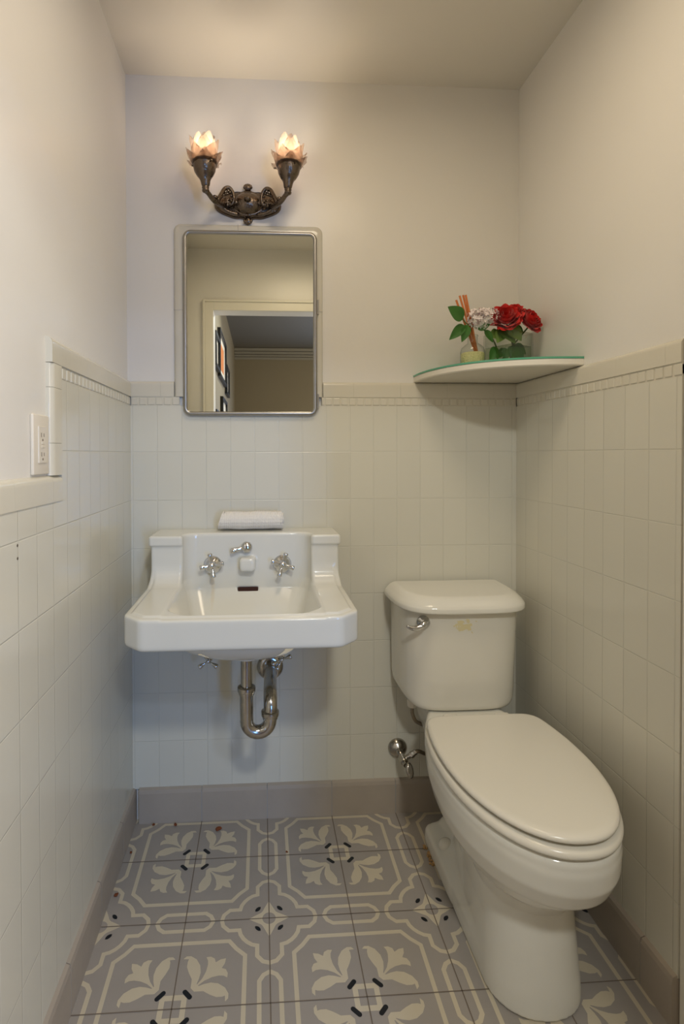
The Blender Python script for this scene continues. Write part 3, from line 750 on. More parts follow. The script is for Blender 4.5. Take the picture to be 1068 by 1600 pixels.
mr = N.new('ShaderNodeMapRange'); nt.links.new(ad.outputs[0], mr.inputs[0]); mr.inputs[1].default_value = 0.5; mr.inputs[2].default_value = 1.5; mr.inputs[3].default_value = 0.45; mr.inputs[4].default_value = 0
mx = N.new('ShaderNodeMix'); mx.data_type = 'RGBA'; nt.links.new(mr.outputs[0], mx.inputs['Factor'])
mx.inputs['A'].default_value = (*lin((220, 218, 207)), 1); mx.inputs['B'].default_value = (*lin((206, 178, 120)), 1)
nt.links.new(mx.outputs['Result'], b.inputs['Base Color'])
snet('basin', sink, (-0.345, -0.485, 0.565), (0.225, 0.0, 0.905), 0.0032, BASIN, SK)
bm = bmesh.new(); bx(bm, -0.0835, -0.0255, -0.1055, -0.0925, 0.7262, 0.7368); obj('overflow_slot', bm, OVERFLOW_BROWN, SK)  # dark brown insert inside the overflow slot
bm = bmesh.new(); lathe(bm, [(0, 0), (0.026, 0), (0.026, 0.003), (0.02, 0.004), (0.018, 0.001), (0, 0.001)], (-0.055, -0.25, 0.632), (0, 0, 1), 28); obj('drain_strainer', bm, CHROME, SK, smooth=True)

def rounded_arm(bm, a, b, r0, r1, n=12):
    a, b = Vector(a), Vector(b); d = (b-a).normalized(); L = (b-a).length
    pr = [(0, 0), (r0, 0), (r0*0.85, L*0.3), (r1*0.9, L*0.75), (r1, L*0.93), (r1*0.8, L), (0, L+0.001)]
    lathe(bm, pr, a, d, n)
def tap(x, z, rot):
    ax = Vector((0, -1, 0.12)).normalized()
    es = bmesh.new(); o = Vector((x, -0.0975, z))
    lathe(es, [(0, 0), (0.0270, 0), (0.0270, 0.003), (0.0255, 0.006), (0.020, 0.011), (0.013, 0.015), (0.0095, 0.018), (0.009, 0.030), (0, 0.030)], o, ax, 32)
    f = obj('faucet', es, CHROME, SK, smooth=True)
    cr = bmesh.new(); hub = o+ax*0.034
    lathe(cr, [(0, -0.006), (0.009, -0.006), (0.0105, 0), (0.0095, 0.006), (0.006, 0.010), (0, 0.011)], hub, ax, 20)
    u = Vector((1, 0, 0)); w = ax.cross(u).normalized()
    for k in range(4):
        t = rot+k*PI/2; d = u*math.cos(t)+w*math.sin(t)
        rounded_arm(cr, hub+d*0.004, hub+d*0.034+ax*0.004, 0.0052, 0.0074)
    obj('cross_handle', cr, CHROME, f, smooth=True)
tap(-0.156, 0.803, math.radians(10)+PI/2*0+0.0)
tap(0.045, 0.803, math.radians(-18))
bm = bmesh.new(); ax = Vector((0, -1, 0.12)).normalized(); o = Vector((-0.058, -0.0975, 0.853))
lathe(bm, [(0, 0), (0.0150, 0), (0.0165, 0.004), (0.0165, 0.012), (0.014, 0.018), (0.008, 0.0215), (0, 0.0225)], o, ax, 28)
hub = o+ax*0.014
rounded_arm(bm, hub+Vector((-0.006, 0, -0.001)), hub+Vector((-0.045, -0.006, -0.010)), 0.0064, 0.0086)
obj('drain_lever', bm, CHROME, SK, smooth=True)

# trap under the sink
PT = thing('drain_trap', 'tarnished chrome drain trap hanging under the sink', 'pipe', (-0.03, -0.24, 0.37))
bm = bmesh.new(); tube(bm, [(-0.056, -0.25, 0.592), (-0.056, -0.25, 0.50)], 0.0150, 24); obj('tailpiece', bm, OLDCHROME, PT, smooth=False, angle=40)
def nut(z, x, y, nm='slip_nut'):
    bm = bmesh.new(); lathe(bm, [(0.0165, -0.012), (0.0205, -0.010), (0.0205, -0.004), (0.0235, -0.002), (0.0240, 0.004), (0.0235, 0.009), (0.019, 0.0115), (0.0155, 0.0115)], (x, y, z), (0, 0, 1), 8 if False else 28)
    obj(nm, bm, OLDCHROME, PT, angle=35)
nut(0.502, -0.056, -0.25)
R_ = 0.0305; x1, x2, yt = -0.056, 0.006, -0.25
pts = [(x1, yt, 0.498), (x1, yt, 0.47), (x1, yt, 0.44), (x1+0.0005, yt, 0.425)]
cxm = (x1+x2)/2
for t in np.linspace(PI, 2*PI, 15): pts.append((cxm+(x2-x1)/2*math.cos(t), yt+0.004*(t-PI)/PI, 0.420+0.031*math.sin(t)))
pts += [(x2, yt+0.004, 0.437)]
bm = bmesh.new(); tube(bm, pts, 0.0177, 24); obj('trap_bend', bm, OLDCHROME, PT, angle=40)
nut(0.434, x2, yt+0.004)
pts = [(x2, yt+0.004, 0.43), (x2, yt+0.004, 0.445)]
for t in np.linspace(0, PI/2, 10): pts.append((x2+0.001, yt+0.004+0.036*(1-math.cos(t)), 0.448+0.030*math.sin(t)))
pts += [(x2+0.003, -0.12, 0.474), (x2+0.004, -0.012, 0.468)]
bm = bmesh.new(); tube(bm, pts, 0.0182, 24); obj('trap_arm', bm, OLDCHROME, PT, angle=40)
bm = bmesh.new(); lathe(bm, [(0.019, 0.052), (0.0235, 0.052), (0.0235, 0.040), (0.0215, 0.036), (0.0215, 0.010), (0.027, 0.010), (0.036, 0.006), (0.0405, 0.0), (0, 0)], (x2+0.004, -0.0095, 0.466), (0, -1, 0), 32)
obj('wall_flange', bm, OLDCHROME, PT, angle=35)

def stop_valve(x, z, angs, label):
    t = thing('stop_valve', label, 'valve', (x, -0.0095, z), 'shut-off valves under the sink')
    bm = bmesh.new(); lathe(bm, [(0, 0), (0.021, 0), (0.019, 0.005), (0.010, 0.009), (0.008, 0.012), (0.008, 0.045), (0.011, 0.048), (0.011, 0.070), (0.006, 0.074), (0.005, 0.090), (0, 0.090)], (x, -0.0095, z), (0, -1, 0), 24)
    tube(bm, [(x, -0.068, z), (x, -0.068, z+0.09)], 0.0050, 12)
    obj('valve_body', bm, CHROME, t, angle=40)
    cr = bmesh.new(); hub = Vector((x, -0.104, z))
    ball(cr, hub, 0.0065)
    for a in angs:
        d = Vector((math.cos(a), -0.15, math.sin(a))).normalized()
        rounded_arm(cr, hub+d*0.003, hub+d*0.031, 0.0030, 0.0076)
    obj('cross_handle', cr, CHROME, t, smooth=True)
stop_valve(-0.170, 0.524, [math.radians(a) for a in (-30, -150, 60, 120)], 'small chrome shut-off valve under the left of the sink')
stop_valve(0.042, 0.523, [math.radians(a) for a in (22, -118, 112, 202)], 'small chrome shut-off valve beside the trap, right of the drain')

# ------------------------------------------------------------------ supply valve of the toilet
SV = thing('toilet_supply_valve', 'tarnished chrome supply valve low on the wall left of the toilet', 'valve', (0.408, -0.0095, 0.2))
bm = bmesh.new(); vo = Vector((0.409, -0.0095, 0.200))
lathe(bm, [(0, 0), (0.030, 0), (0.030, 0.003), (0.027, 0.009), (0.019, 0.016), (0.011, 0.021), (0.0095, 0.023), (0.009, 0.05), (0, 0.05)], vo, (0, -1, 0), 32)
obj('wall_flange', bm, OLDCHROME, SV, smooth=True)
bm = bmesh.new(); lathe(bm, [(0, 0), (0.0085, 0), (0.0085, 0.012), (0.011, 0.014), (0.0115, 0.040), (0.009, 0.043), (0.0075, 0.055), (0, 0.055)], (0.409, -0.045, 0.200), (0.05, -1, -0.08), 20)
tube(bm, [(0.413, -0.070, 0.200), (0.425, -0.072, 0.205), (0.436, -0.073, 0.212)], [0.007, 0.0072, 0.008], 14)
lathe(bm, [(0, 0), (0.0095, 0), (0.0095, 0.008), (0.0082, 0.010), (0.0082, 0.020), (0, 0.020)], (0.433, -0.073, 0.210), (0.8, -0.05, 0.6), 6)
obj('valve_body', bm, OLDCHROME, SV, angle=35)
bm = bmesh.new(); hd = Vector((0.50, -0.45, -0.74)).normalized()
lathe(bm, [(0, -0.004), (0.008, -0.003), (0.0125, 0.004), (0.0125, 0.008), (0.008, 0.012), (0, 0.0125)], (0.417, -0.108, 0.1865), (0.25, -0.8, 0.35), 24, sx=0.95, sy=1.7)
obj('oval_handle', bm, OLDCHROME, SV, smooth=True)
bm = bmesh.new()
tube(bm, curve([(0.444, -0.074, 0.219), (0.452, -0.076, 0.2235), (0.462, -0.074, 0.221), (0.478, -0.068, 0.211), (0.497, -0.060, 0.206), (0.510, -0.054, 0.216), (0.514, -0.052, 0.240), (0.506, -0.054, 0.268), (0.487, -0.064, 0.290), (0.462, -0.080, 0.309), (0.440, -0.098, 0.329), (0.4305, -0.100, 0.352), (0.4295, -0.100, 0.372)], 6), 0.0056, 14)
obj('braided_hose', bm, mat('dull_hose_metal', (0.30, 0.25, 0.19), 0.38, 1.0, noise=(200, 0.4)), SV, smooth=True)
bm = bmesh.new(); lathe(bm, [(0, 0), (0.0125, 0), (0.014, 0.003), (0.0145, 0.018), (0.012, 0.022), (0, 0.030)], (0.4295, -0.100, 0.372), (0, 0, 1), 10)
obj('coupling_nut', bm, PLASTIC, SV, angle=30)

# ------------------------------------------------------------------ medicine cabinet with mirror
MC = thing('medicine_cabinet', 'recessed medicine cabinet with a steel-framed mirror door above the sink', 'mirror', (-0.046, -0.01, 1.24))
bm = bmesh.new(); A = (-0.2490, 0.1575, 1.2400, 1.7995); lp = []
for ins, dep in ((0.0, 0.0125), (0.0, 0.019), (0.002, 0.0225), (0.006, 0.0245), (0.010, 0.0235), (0.0125, 0.019), (0.0125, 0.0125)):
    lp.append([(x, -dep, z) for x, z in rrect(A[0]+ins, A[1]-ins, A[2]+ins, A[3]-ins, 0.024-ins)])
stacked(bm, lp+[lp[0]]); bmesh.ops.recalc_face_normals(bm, faces=bm.faces[:])
obj('mirror_frame', bm, FRAMEM, MC, angle=50)
bm = bmesh.new(); q = [(x, z) for x, z in rrect(A[0]+0.011, A[1]-0.011, A[2]+0.011, A[3]-0.011, 0.014)]
prism(bm, q, -0.0188, -0.0150, plane='xz'); obj('mirror_glass', bm, MIRROR, MC)
bm = bmesh.new(); lathe(bm, [(0, 0), (0.003, 0), (0.003, 0.045), (0, 0.045)], (0.1595, -0.0175, 1.262), (0, 0, 1), 10)
obj('hinge', bm, FRAMEM, MC)
bm = bmesh.new(); lathe(bm, [(0, 0), (0.003, 0), (0.003, 0.045), (0, 0.045)], (0.1595, -0.0175, 1.55), (0, 0, 1), 10); obj('hinge', bm, FRAMEM, MC)

# ------------------------------------------------------------------ towel on the backsplash ledge
def towel():
    n, mlen = 150, 110
    x0, x1 = -0.134, 0.049; cy, cz = -0.049, 0.896+0.0285
    V = []; Fc = []
    def rad(th):                                 # spiral, flattened by its own weight
        return 0.0095+0.0165*th/(2*PI*2.35)
    TH = 2*PI*2.35; T0 = -PI*0.75
    rows = []
    for side in (0, 1):
        for i in range(n+1):
            th = TH*i/n; r = rad(th)+(0.0024 if side else -0.0018)
            a = T0-th
            for j in range(mlen+1):
                s = j/mlen; x = x0+(x1-x0)*s
                rr = r
                if side:                        # woven ribs on the outer face
                    rr += 0.0012*math.sin(x*2*PI/0.0056)*(0.6+0.4*math.sin(a*12))+0.0006*math.sin(a*16)
                puff = 1+0.03*math.sin(x*45+a)+0.02*math.sin(x*90+2*a)
                edge = 0.0025*math.sin(a*1.5+2.0)*(1 if j == 0 or j == mlen else 0)
                y = cy+rr*1.12*puff*math.cos(a); z = cz+rr*1.0*puff*math.sin(a)
                xx = x+(0.009*math.sin(th*0.9) if s < 0.04 else 0)+(0.003*math.sin(th*0.7+1) if s > 0.97 else 0)-0.004*(1-th/TH)*(1 if s < 0.04 else 0)
                V.append((xx, y, max(z, 0.8962)))
    W1 = mlen+1; off = (n+1)*W1
    for i in range(n):
        for j in range(mlen):
            a, b, c, d = i*W1+j, i*W1+j+1, (i+1)*W1+j+1, (i+1)*W1+j
            Fc.append((a, b, c, d)); Fc.append((off+a, off+d, off+c, off+b))
    for i in range(n):
        for j in (0, mlen):
            a, b = i*W1+j, (i+1)*W1+j
            Fc.append((a, b, off+b, off+a) if j == 0 else (a, off+a, off+b, b))
    for j in range(mlen):
        for i in (0, n):
            a, b = i*W1+j, i*W1+j+1
            Fc.append((a, off+a, off+b, b) if i == 0 else (a, b, off+b, off+a))
    o = raw('rolled_towel', V, Fc, TOWEL)
    tag(o, 'small rolled white waffle-weave towel on top of the sink backsplash', 'towel')
towel()

# ------------------------------------------------------------------ wall sconce
SC = thing('wall_sconce', 'antique two-arm pewter wall sconce with glowing frosted flower shades above the mirror', 'wall light', (-0.053, 0, 1.885))
PX, PZ = -0.053, 1.885
bm = bmesh.new()
def plate_loop(k, dep):
    out = []
    for i in range(72):
        t = 2*PI*i/72; c, s = math.cos(t), math.sin(t)
        r = 1/((abs(c)/0.094)**2.6+(abs(s)/0.043)**2.6)**(1/2.6)
        r *= 1+0.05*math.cos(4*t)+0.035*math.cos(8*t)
        out.append((PX+r*c*k, -dep, PZ-0.002+r*s*k))
    return out
stacked(bm, [plate_loop(1.0, 0.0), plate_loop(1.0, 0.005), plate_loop(0.96, 0.009), plate_loop(0.90, 0.008), plate_loop(0.84, 0.0115), plate_loop(0.60, 0.014), plate_loop(0.30, 0.016), plate_loop(0.05, 0.016)], close=(True, True))
lathe(bm, [(0.046, 0.010), (0.046, 0.015), (0.041, 0.019), (0.039, 0.019), (0.035, 0.027), (0.026, 0.036), (0.014, 0.041), (0.009, 0.042), (0.0075, 0.047), (0.008, 0.052), (0.005, 0.056), (0, 0.057)], (PX, 0, PZ-0.002), (0, -1, 0), 40, sx=1.15, sy=0.85)
for s, zc in ((1, PZ+0.049), (-1, PZ-0.052)):
    ball(bm, (PX, -0.010, zc), 0.0115, (1, 0.8, 1))
    for k in range(7):
        a = PI*(k/6); ball(bm, (PX+0.010*math.cos(a), -0.012, zc+s*0.007*math.sin(a)), 0.0045, u=8, v=6)
for k in range(18):
    a = 2*PI*k/18; ball(bm, (PX+0.050*math.cos(a), -0.016, PZ-0.002+0.0375*math.sin(a)), 0.0028, u=8, v=6)
bmesh.ops.recalc_face_normals(bm, faces=bm.faces[:])
obj('back_plate', bm, BRONZE, SC, angle=50)
def flower_shade(o, name, parent, seed, holder):
    r = random.Random(seed); V = []; Fc = []
    def petal(az, rb, rt, h0, h1, wid, curl, lean):
        nu, nv = 8, 9; b = len(V)
        for i in range(nv):
            v = i/(nv-1)
            wv = wid*(math.sin(PI*(0.20+0.74*v))**0.65)
            rr = rb+(rt-rb)*math.sin(v*PI/2)**0.9 + curl*max(0, v-0.55)**2*4
            zz_ = h0+(h1-h0)*v
            for j in range(nu):
                u = (j/(nu-1)-0.5)*2
                zt = zz_-0.013*u*u*v*v
                a = az+u*wv/max(rr, 0.012)
                rc = rr*(1-0.10*u*u*(1-v))+0.004*abs(u)*v*lean
                rc += 0.0011*math.sin(u*7)*v
                V.append((o[0]+rc*math.cos(a), o[1]+rc*math.sin(a), o[2]+zt))
        for i in range(nv-1):
            for j in range(nu-1):
                q = b+i*nu+j; Fc.append((q, q+1, q+nu+1, q+nu))
    for k in range(5): petal(k*2*PI/5+0.3+r.uniform(-.1, .1), 0.026, 0.026, 0.0, 0.079+r.uniform(-.006, .006), 0.026, -0.004, 1)
    for k in range(5): petal(k*2*PI/5+0.95+r.uniform(-.1, .1), 0.029, 0.036, 0.0, 0.063+r.uniform(-.006, .006), 0.027, 0.004, -1)
    for k in range(6): petal(k*2*PI/6+0.1+r.uniform(-.12, .12), 0.031, 0.042, -0.002, 0.040+r.uniform(-.005, .005), 0.025, 0.006, -1)
    for k in range(6): petal(k*2*PI/6+0.6+r.uniform(-.12, .12), 0.031, 0.043, -0.004, 0.018+r.uniform(-.003, .003), 0.021, 0.008, -1)
    V = [(o[0]+(x-o[0])*1.12, o[1]+(y-o[1])*1.12, o[2]+(z-o[2])*1.03) for x, y, z in V]
    me = raw(name, V, Fc, SHADE, parent)
    return me
for s in (-1, 1):
    hx = PX+s*0.1165; hy = -0.115; hz = 1.882                # bottom of the shade holder
    top = Vector((hx+s*0.0035, hy, hz+0.066))
    axd = Vector((s*0.05, 0, 1)).normalized()
    bm = bmesh.new()                                        # curved arm with a scroll
    pts = curve([(PX+s*0.060, -0.020, PZ-0.008), (PX+s*0.075, -0.045, PZ-0.022), (PX+s*0.095, -0.085, PZ-0.028), (PX+s*0.110, -0.108, PZ-0.018), (hx-s*0.001, hy, hz-0.012), (hx, hy, hz+0.004)], 7)
    tube(bm, pts, [0.0078-0.0016*i/(len(pts)-1) for i in range(len(pts))], 14)
    lathe(bm, [(0.0055, 0), (0.0095, 0.002), (0.0105, 0.006), (0.008, 0.010), (0.0105, 0.013), (0.0085, 0.017), (0.007, 0.02)], (hx, hy, hz-0.016), axd, 20)
    sc = []                                                 # swan-neck scroll rising off the plate
    for q in ((0.088, -0.062, -0.018), (0.077, -0.052, 0.008), (0.068, -0.046, 0.026), (0.056, -0.044, 0.031), (0.046, -0.042, 0.022), (0.041, -0.040, 0.004), (0.045, -0.038, -0.012), (0.056, -0.036, -0.016), (0.062, -0.036, -0.006), (0.056, -0.036, 0.002)):
        sc.append((PX+s*q[0], q[1], PZ+q[2]))
    sp = curve(sc, 6); tube(bm, sp, [0.0068*(1-0.5*i/(len(sp)-1)) for i in range(len(sp))], 12)
    sp = curve([(PX+s*0.030, -0.020, PZ-0.036), (PX+s*0.055, -0.028, PZ-0.034), (PX+s*0.072, -0.034, PZ-0.024), (PX+s*0.070, -0.036, PZ-0.010), (PX+s*0.058, -0.036, PZ-0.008), (PX+s*0.054, -0.034, PZ-0.018)], 6)
    tube(bm, sp, [0.0055*(1-0.4*i/(len(sp)-1)) for i in range(len(sp))], 10)
    for k in range(9):
        a = 2*PI*k/9; ball(bm, (PX+s*(0.058+0.010*math.cos(a)), -0.040, PZ+0.002+0.020*math.sin(a)), 0.0042+0.001*(k % 2), u=8, v=6)
    for q in ((0.082, -0.050, 0.0), (0.094, -0.078, -0.014), (0.036, -0.030, -0.006), (0.098, -0.08, -0.022)):
        ball(bm, (PX+s*q[0], q[1], PZ+q[2]), 0.0075, (1.1, 0.9, 0.8), u=10, v=8)
    bmesh.ops.recalc_face_normals(bm, faces=bm.faces[:])
    obj('arm', bm, BRONZE, SC, smooth=True)
    bm = bmesh.new()
    lathe(bm, [(0.0085, 0.0), (0.0115, 0.004), (0.0125, 0.008), (0.0145, 0.018), (0.0185, 0.026), (0.0235, 0.032), (0.0300, 0.044), (0.0325, 0.056), (0.0335, 0.064), (0.0345, 0.066), (0.0345, 0.070), (0.0325, 0.070), (0.031, 0.062), (0.027, 0.044), (0.018, 0.03), (0, 0.024)], (hx, hy, hz), axd, 36)
    for k in range(3):
        a = 2*PI*k/3+PI; c0 = Vector((hx, hy, hz+0.058))+Vector((math.cos(a)*0.033, math.sin(a)*0.033, 0)); tube(bm, [c0, c0+Vector((math.cos(a), math.sin(a), 0))*0.007], 0.0022, 8)
    obj('shade_holder', bm, BRONZE, SC, smooth=False, angle=55)
    fs = flower_shade((top.x, top.y, top.z-0.002), 'flower_shade', SC, 3+s, None)
    bm = bmesh.new(); ball(bm, (top.x, top.y, top.z+0.016), 0.012, (1, 1, 1.35), u=16, v=12)
    obj('bulb', bm, BULB, fs, smooth=True)
    lamp('bulb_glow', 'POINT', (top.x, top.y, top.z+0.034), BULB_W, BULB_COL, shadow_soft_size=0.012)

# ------------------------------------------------------------------ outlet on the left wall
OU = thing('wall_outlet', 'ivory wall outlet cover beside the tile edge on the left wall', 'outlet', (XL, -0.653, 1.14))
bm = bmesh.new(); bx(bm, XL, XL+0.0065, -0.6890, -0.6190, 1.0865, 1.1955, 0.0025, 3); obj('cover_plate', bm, PLASTIC, OU, angle=40)
bm = bmesh.new(); bx(bm, XL+0.005, XL+0.0085, -0.6705, -0.6375, 1.1075, 1.1745, 0.001, 2)
rc = obj('receptacle', bm, PLASTIC, OU)
x = XL+0.0085
for zc in (1.1585, 1.1235):
    bm = bmesh.new()
    bx(bm, x-0.0005, x+0.0004, -0.6610, -0.6592, zc-0.004, zc+0.004); bx(bm, x-0.0005, x+0.0004, -0.6500, -0.6482, zc-0.0032, zc+0.0032)
    lathe(bm, [(0, 0), (0.0022, 0), (0.0022, 0.0009), (0, 0.0009)], (x-0.0005, -0.6546, zc-0.009), (1, 0, 0), 10)
    obj('socket_slots', bm, mat('slot_grey', lin((120, 108, 92)), 0.8), rc)
for zc in (1.1440, 1.1375):
    bm = bmesh.new(); bx(bm, x-0.0005, x+0.0012, -0.6600, -0.6480, zc-0.0022, zc+0.0022, 0.0004, 1)
    obj('test_button', bm, PLASTIC, rc)

# ------------------------------------------------------------------ corner shelf and what stands on it
CS = thing('corner_shelf', 'white quarter-round corner shelf with a green-edged glass top', 'shelf', (0.79, -0.01, 1.337))
def shelf_poly(ins, n=40, ox=0.0):
    a, b_ = 0.337-ins, 0.345-ins; p = [(0.7995-ox, -0.0005)]
    for t in np.linspace(0, PI/2, n):
        p.append((0.7995-ox-a*math.cos(t)**(2/2.35), -0.0005-b_*math.sin(t)**(2/2.35)))
    return p
bm = bmesh.new(); lo = [[(x, y, z) for x, y in shelf_poly(i)] for i, z in ((0.003, 1.346), (0.0, 1.349), (0.0, 1.3625), (0.001, 1.3635))]
lo = [[(x, y, z-0.0005) for x, y, z in l] for l in lo]
stacked(bm, lo, close=(True, True)); bmesh.ops.recalc_face_normals(bm, faces=bm.faces[:]); obj('shelf_board', bm, BOARD, CS, angle=35)
bm = bmesh.new(); prism(bm, shelf_poly(-0.001), 1.3632, 1.3680); obj('glass_top', bm, GREENGLASS, CS, angle=35)
TZ = 1.368
# square vase
VA = thing('glass_vase', 'small square clear glass vase of water on the corner shelf', 'vase', (0.700, -0.140, TZ))
vr = Matrix.Rotation(math.radians(29), 4, 'Z'); vm = Matrix.Translation((0.700, -0.140, 0)) @ vr
def vs_loop(h, z, r=0.004):
    return [tuple(vm @ Vector((x, y, z))) for x, y in rrect(-h, h, -h, h, r, 4)]
bm = bmesh.new(); stacked(bm, [vs_loop(0.048, TZ), vs_loop(0.049, TZ+0.002), vs_loop(0.049, TZ+0.098), vs_loop(0.0475, TZ+0.1), vs_loop(0.0455, TZ+0.098, 0.003), vs_loop(0.0455, TZ+0.008, 0.003)], close=(True, True))
obj('vase_glass', bm, GLASS, VA, angle=40)
bm = bmesh.new(); stacked(bm, [vs_loop(0.0450, TZ+0.0085, 0.003), vs_loop(0.0450, TZ+0.062, 0.003)], close=(True, True)); obj('water', bm, WATER, VA, angle=40)
# reed diffuser
RD = thing('reed_diffuser', 'small glass bottle of pale beads holding orange reeds, left on the corner shelf', 'diffuser', (0.592, -0.150, TZ))
do = (0.590, -0.152, TZ)
bm = bmesh.new(); lathe(bm, [(0, 0), (0.032, 0), (0.034, 0.003), (0.034, 0.046), (0.031, 0.057), (0.022, 0.065), (0.015, 0.070), (0.0135, 0.075), (0.0135, 0.088), (0.0155, 0.090), (0.0155, 0.093), (0.012, 0.093)], do, (0, 0, 1), 36); obj('bottle', bm, GLASS, RD, smooth=True)
bm = bmesh.new(); lathe(bm, [(0, 0.003), (0.031, 0.003), (0.0325, 0.006), (0.0325, 0.040), (0.030, 0.0425), (0, 0.043)], do, (0, 0, 1), 32); obj('beads', bm, GEL, RD, smooth=True)
for dx, dy, tx, ty, tz in ((0.012, 0.0, -0.048, -0.01, 0.203), (0.014, 0.004, -0.034, 0.0, 0.208), (0.012, -0.004, -0.028, -0.004, 0.207), (0.010, 0.003, -0.052, 0.006, 0.195)):
    bm = bmesh.new(); tube(bm, [(do[0]+dx, do[1]+dy, TZ+0.044), (do[0]+tx+0.006, do[1]+ty, TZ+tz)], 0.0031, 8); obj('reed', bm, REED, RD, smooth=True)

def leafmesh(base, tip, width, up=(0, 0, 1), fold=0.25, bend=0.15, lob=0.0):
    base, tip = Vector(base), Vector(tip); d = tip-base; L = d.length; d.normalize()
    side = d.cross(Vector(up)).normalized(); nrm = side.cross(d).normalized(); V, Fc = [], []
    n, k = 12, 3
    for i in range(n+1):
        v = i/n; w = width*0.5*(math.sin(PI*v**0.72)**0.85)*(1+lob*math.sin(v*22))
        if i == n: w = 0
        for j in range(-k, k+1):
            u = j/k; p = base+d*L*v+side*w*u+nrm*(abs(u)*w*fold-bend*L*(v*v))
            V.append(tuple(p))
    for i in range(n):
        for j in range(2*k):
            q = i*(2*k+1)+j; Fc.append((q, q+1, q+2*k+2, q+2*k+1))
    return V, Fc
def join(parts):
    V, Fc = [], []
    for v, f in parts:
        b = len(V); V += v; Fc += [tuple(i+b for i in q) for q in f]
    return V, Fc
def rose_bloom(c, R, seed, tilt=(0, -0.5, 0.85)):
    """rings of cupped overlapping petals round a tight spiral heart"""
    r = random.Random(seed); V, Fc = [], []
    zax = Vector(tilt).normalized(); u, w = frame_at(zax); c = Vector(c)
    def petal(az, rad, h0, h1, wid, open_):
        nu, nv = 9, 8; b = len(V)
        ph = r.uniform(0, 6)
        for i in range(nv):
            v = i/(nv-1)
            for j in range(nu):
                s = (j/(nu-1)-0.5)*2
                ww = wid*math.sin(PI*(0.18+0.62*v))**0.7
                a = az+s*ww/max(rad, 0.2*R)
                rr = rad*math.sin(PI*(0.12+0.40*v))*(1+0.06*math.sin(3*s+ph)*v)
                rr += open_*R*max(0, v-0.6)**1.5*(1+0.4*math.sin(5*s+ph))
                h = h0+(h1-h0)*v-0.10*R*s*s*v-open_*R*0.5*max(0, v-0.7)+0.02*R*math.sin(7*s+ph)*v
                V.append(tuple(c+(u*math.cos(a)+w*math.sin(a))*rr+zax*h))
        for i in range(nv-1):
            for j in range(nu-1):
                q = b+i*nu+j; Fc.append((q, q+1, q+nu+1, q+nu))
    for ring, (n, rad, h1, op) in enumerate(((3, 0.22, 0.42, 0.0), (4, 0.36, 0.45, 0.05), (5, 0.52, 0.42, 0.15), (6, 0.70, 0.34, 0.35), (7, 0.88, 0.20, 0.55), (7, 0.98, 0.02, 0.7))):
        for k in range(n):
            petal(2*PI*k/n+ring*0.7+r.uniform(-.2, .2), rad*R*r.uniform(.93, 1.07), -0.55*R, h1*R+r.uniform(-.06, .06)*R, R*(0.42+0.10*ring)*0.85, op)
    return V, Fc
def stem_obj(pts, parent, r=0.0022):
    bm = bmesh.new(); tube(bm, curve(pts, 6), r, 8); obj('stem', bm, STEM, parent, smooth=True)
def rose(c, R, seed, tilt, foot, label, leaves):
    t = thing('rose', label, 'flower', foot, 'red roses in the square vase')
    v, f = rose_bloom(c, R, seed, tilt); raw('bloom', v, f, ROSE, t)
    stem_obj([(c[0], c[1], c[2]-0.4*R), ((c[0]+foot[0])/2+0.004, (c[1]+foot[1])/2, (c[2]+foot[2])/2), foot], t)
    for (b_, tp, wd, mt) in leaves:
        v, f = leafmesh(b_, tp, wd, up=(0.1, -1, 0.25)); raw('leaf', v, f, mt, t)
rose((0.682, -0.165, 1.5135), 0.040, 1, (-0.25, -0.75, 0.5), (0.725, -0.13, TZ+0.012), 'full red rose in the middle of the square vase',
     [((0.668, -0.150, 1.468), (0.634, -0.168, 1.458), 0.034, LEAF2), ((0.672, -0.15, 1.484), (0.706, -0.178, 1.440), 0.042, LEAF2), ((0.69, -0.14, 1.425), (0.655, -0.175, 1.397), 0.024, LEAF), ((0.690, -0.155, 1.487), (0.722, -0.182, 1.446), 0.046, LEAF2), ((0.676, -0.15, 1.478), (0.655, -0.176, 1.440), 0.036, LEAF2), ((0.70, -0.15, 1.432), (0.716, -0.180, 1.398), 0.034, LEAF)])
rose((0.757, -0.160, 1.5080), 0.036, 2, (0.35, -0.7, 0.45), (0.675, -0.125, TZ+0.012), 'open red rose leaning right over the rim of the square vase',
     [((0.71, -0.15, 1.43), (0.742, -0.158, 1.395), 0.028, LEAF), ((0.70, -0.14, 1.42), (0.715, -0.165, 1.389), 0.026, LEAF), ((0.715, -0.145, 1.437), (0.752, -0.15, 1.412), 0.030, LEAF), ((0.71, -0.155, 1.489), (0.735, -0.165, 1.470), 0.022, LEAF)])
rose((0.716, -0.150, 1.5370), 0.025, 3, (-0.1, -0.6, 0.7), (0.700, -0.150, TZ+0.012), 'smaller red rose standing highest between the two larger ones',
     [((0.688, -0.155, 1.425), (0.672, -0.185, 1.388), 0.027, LEAF), ((0.66, -0.15, 1.43), (0.638, -0.165, 1.387), 0.028, LEAF), ((0.70, -0.16, 1.420), (0.702, -0.185, 1.386), 0.028, LEAF)])
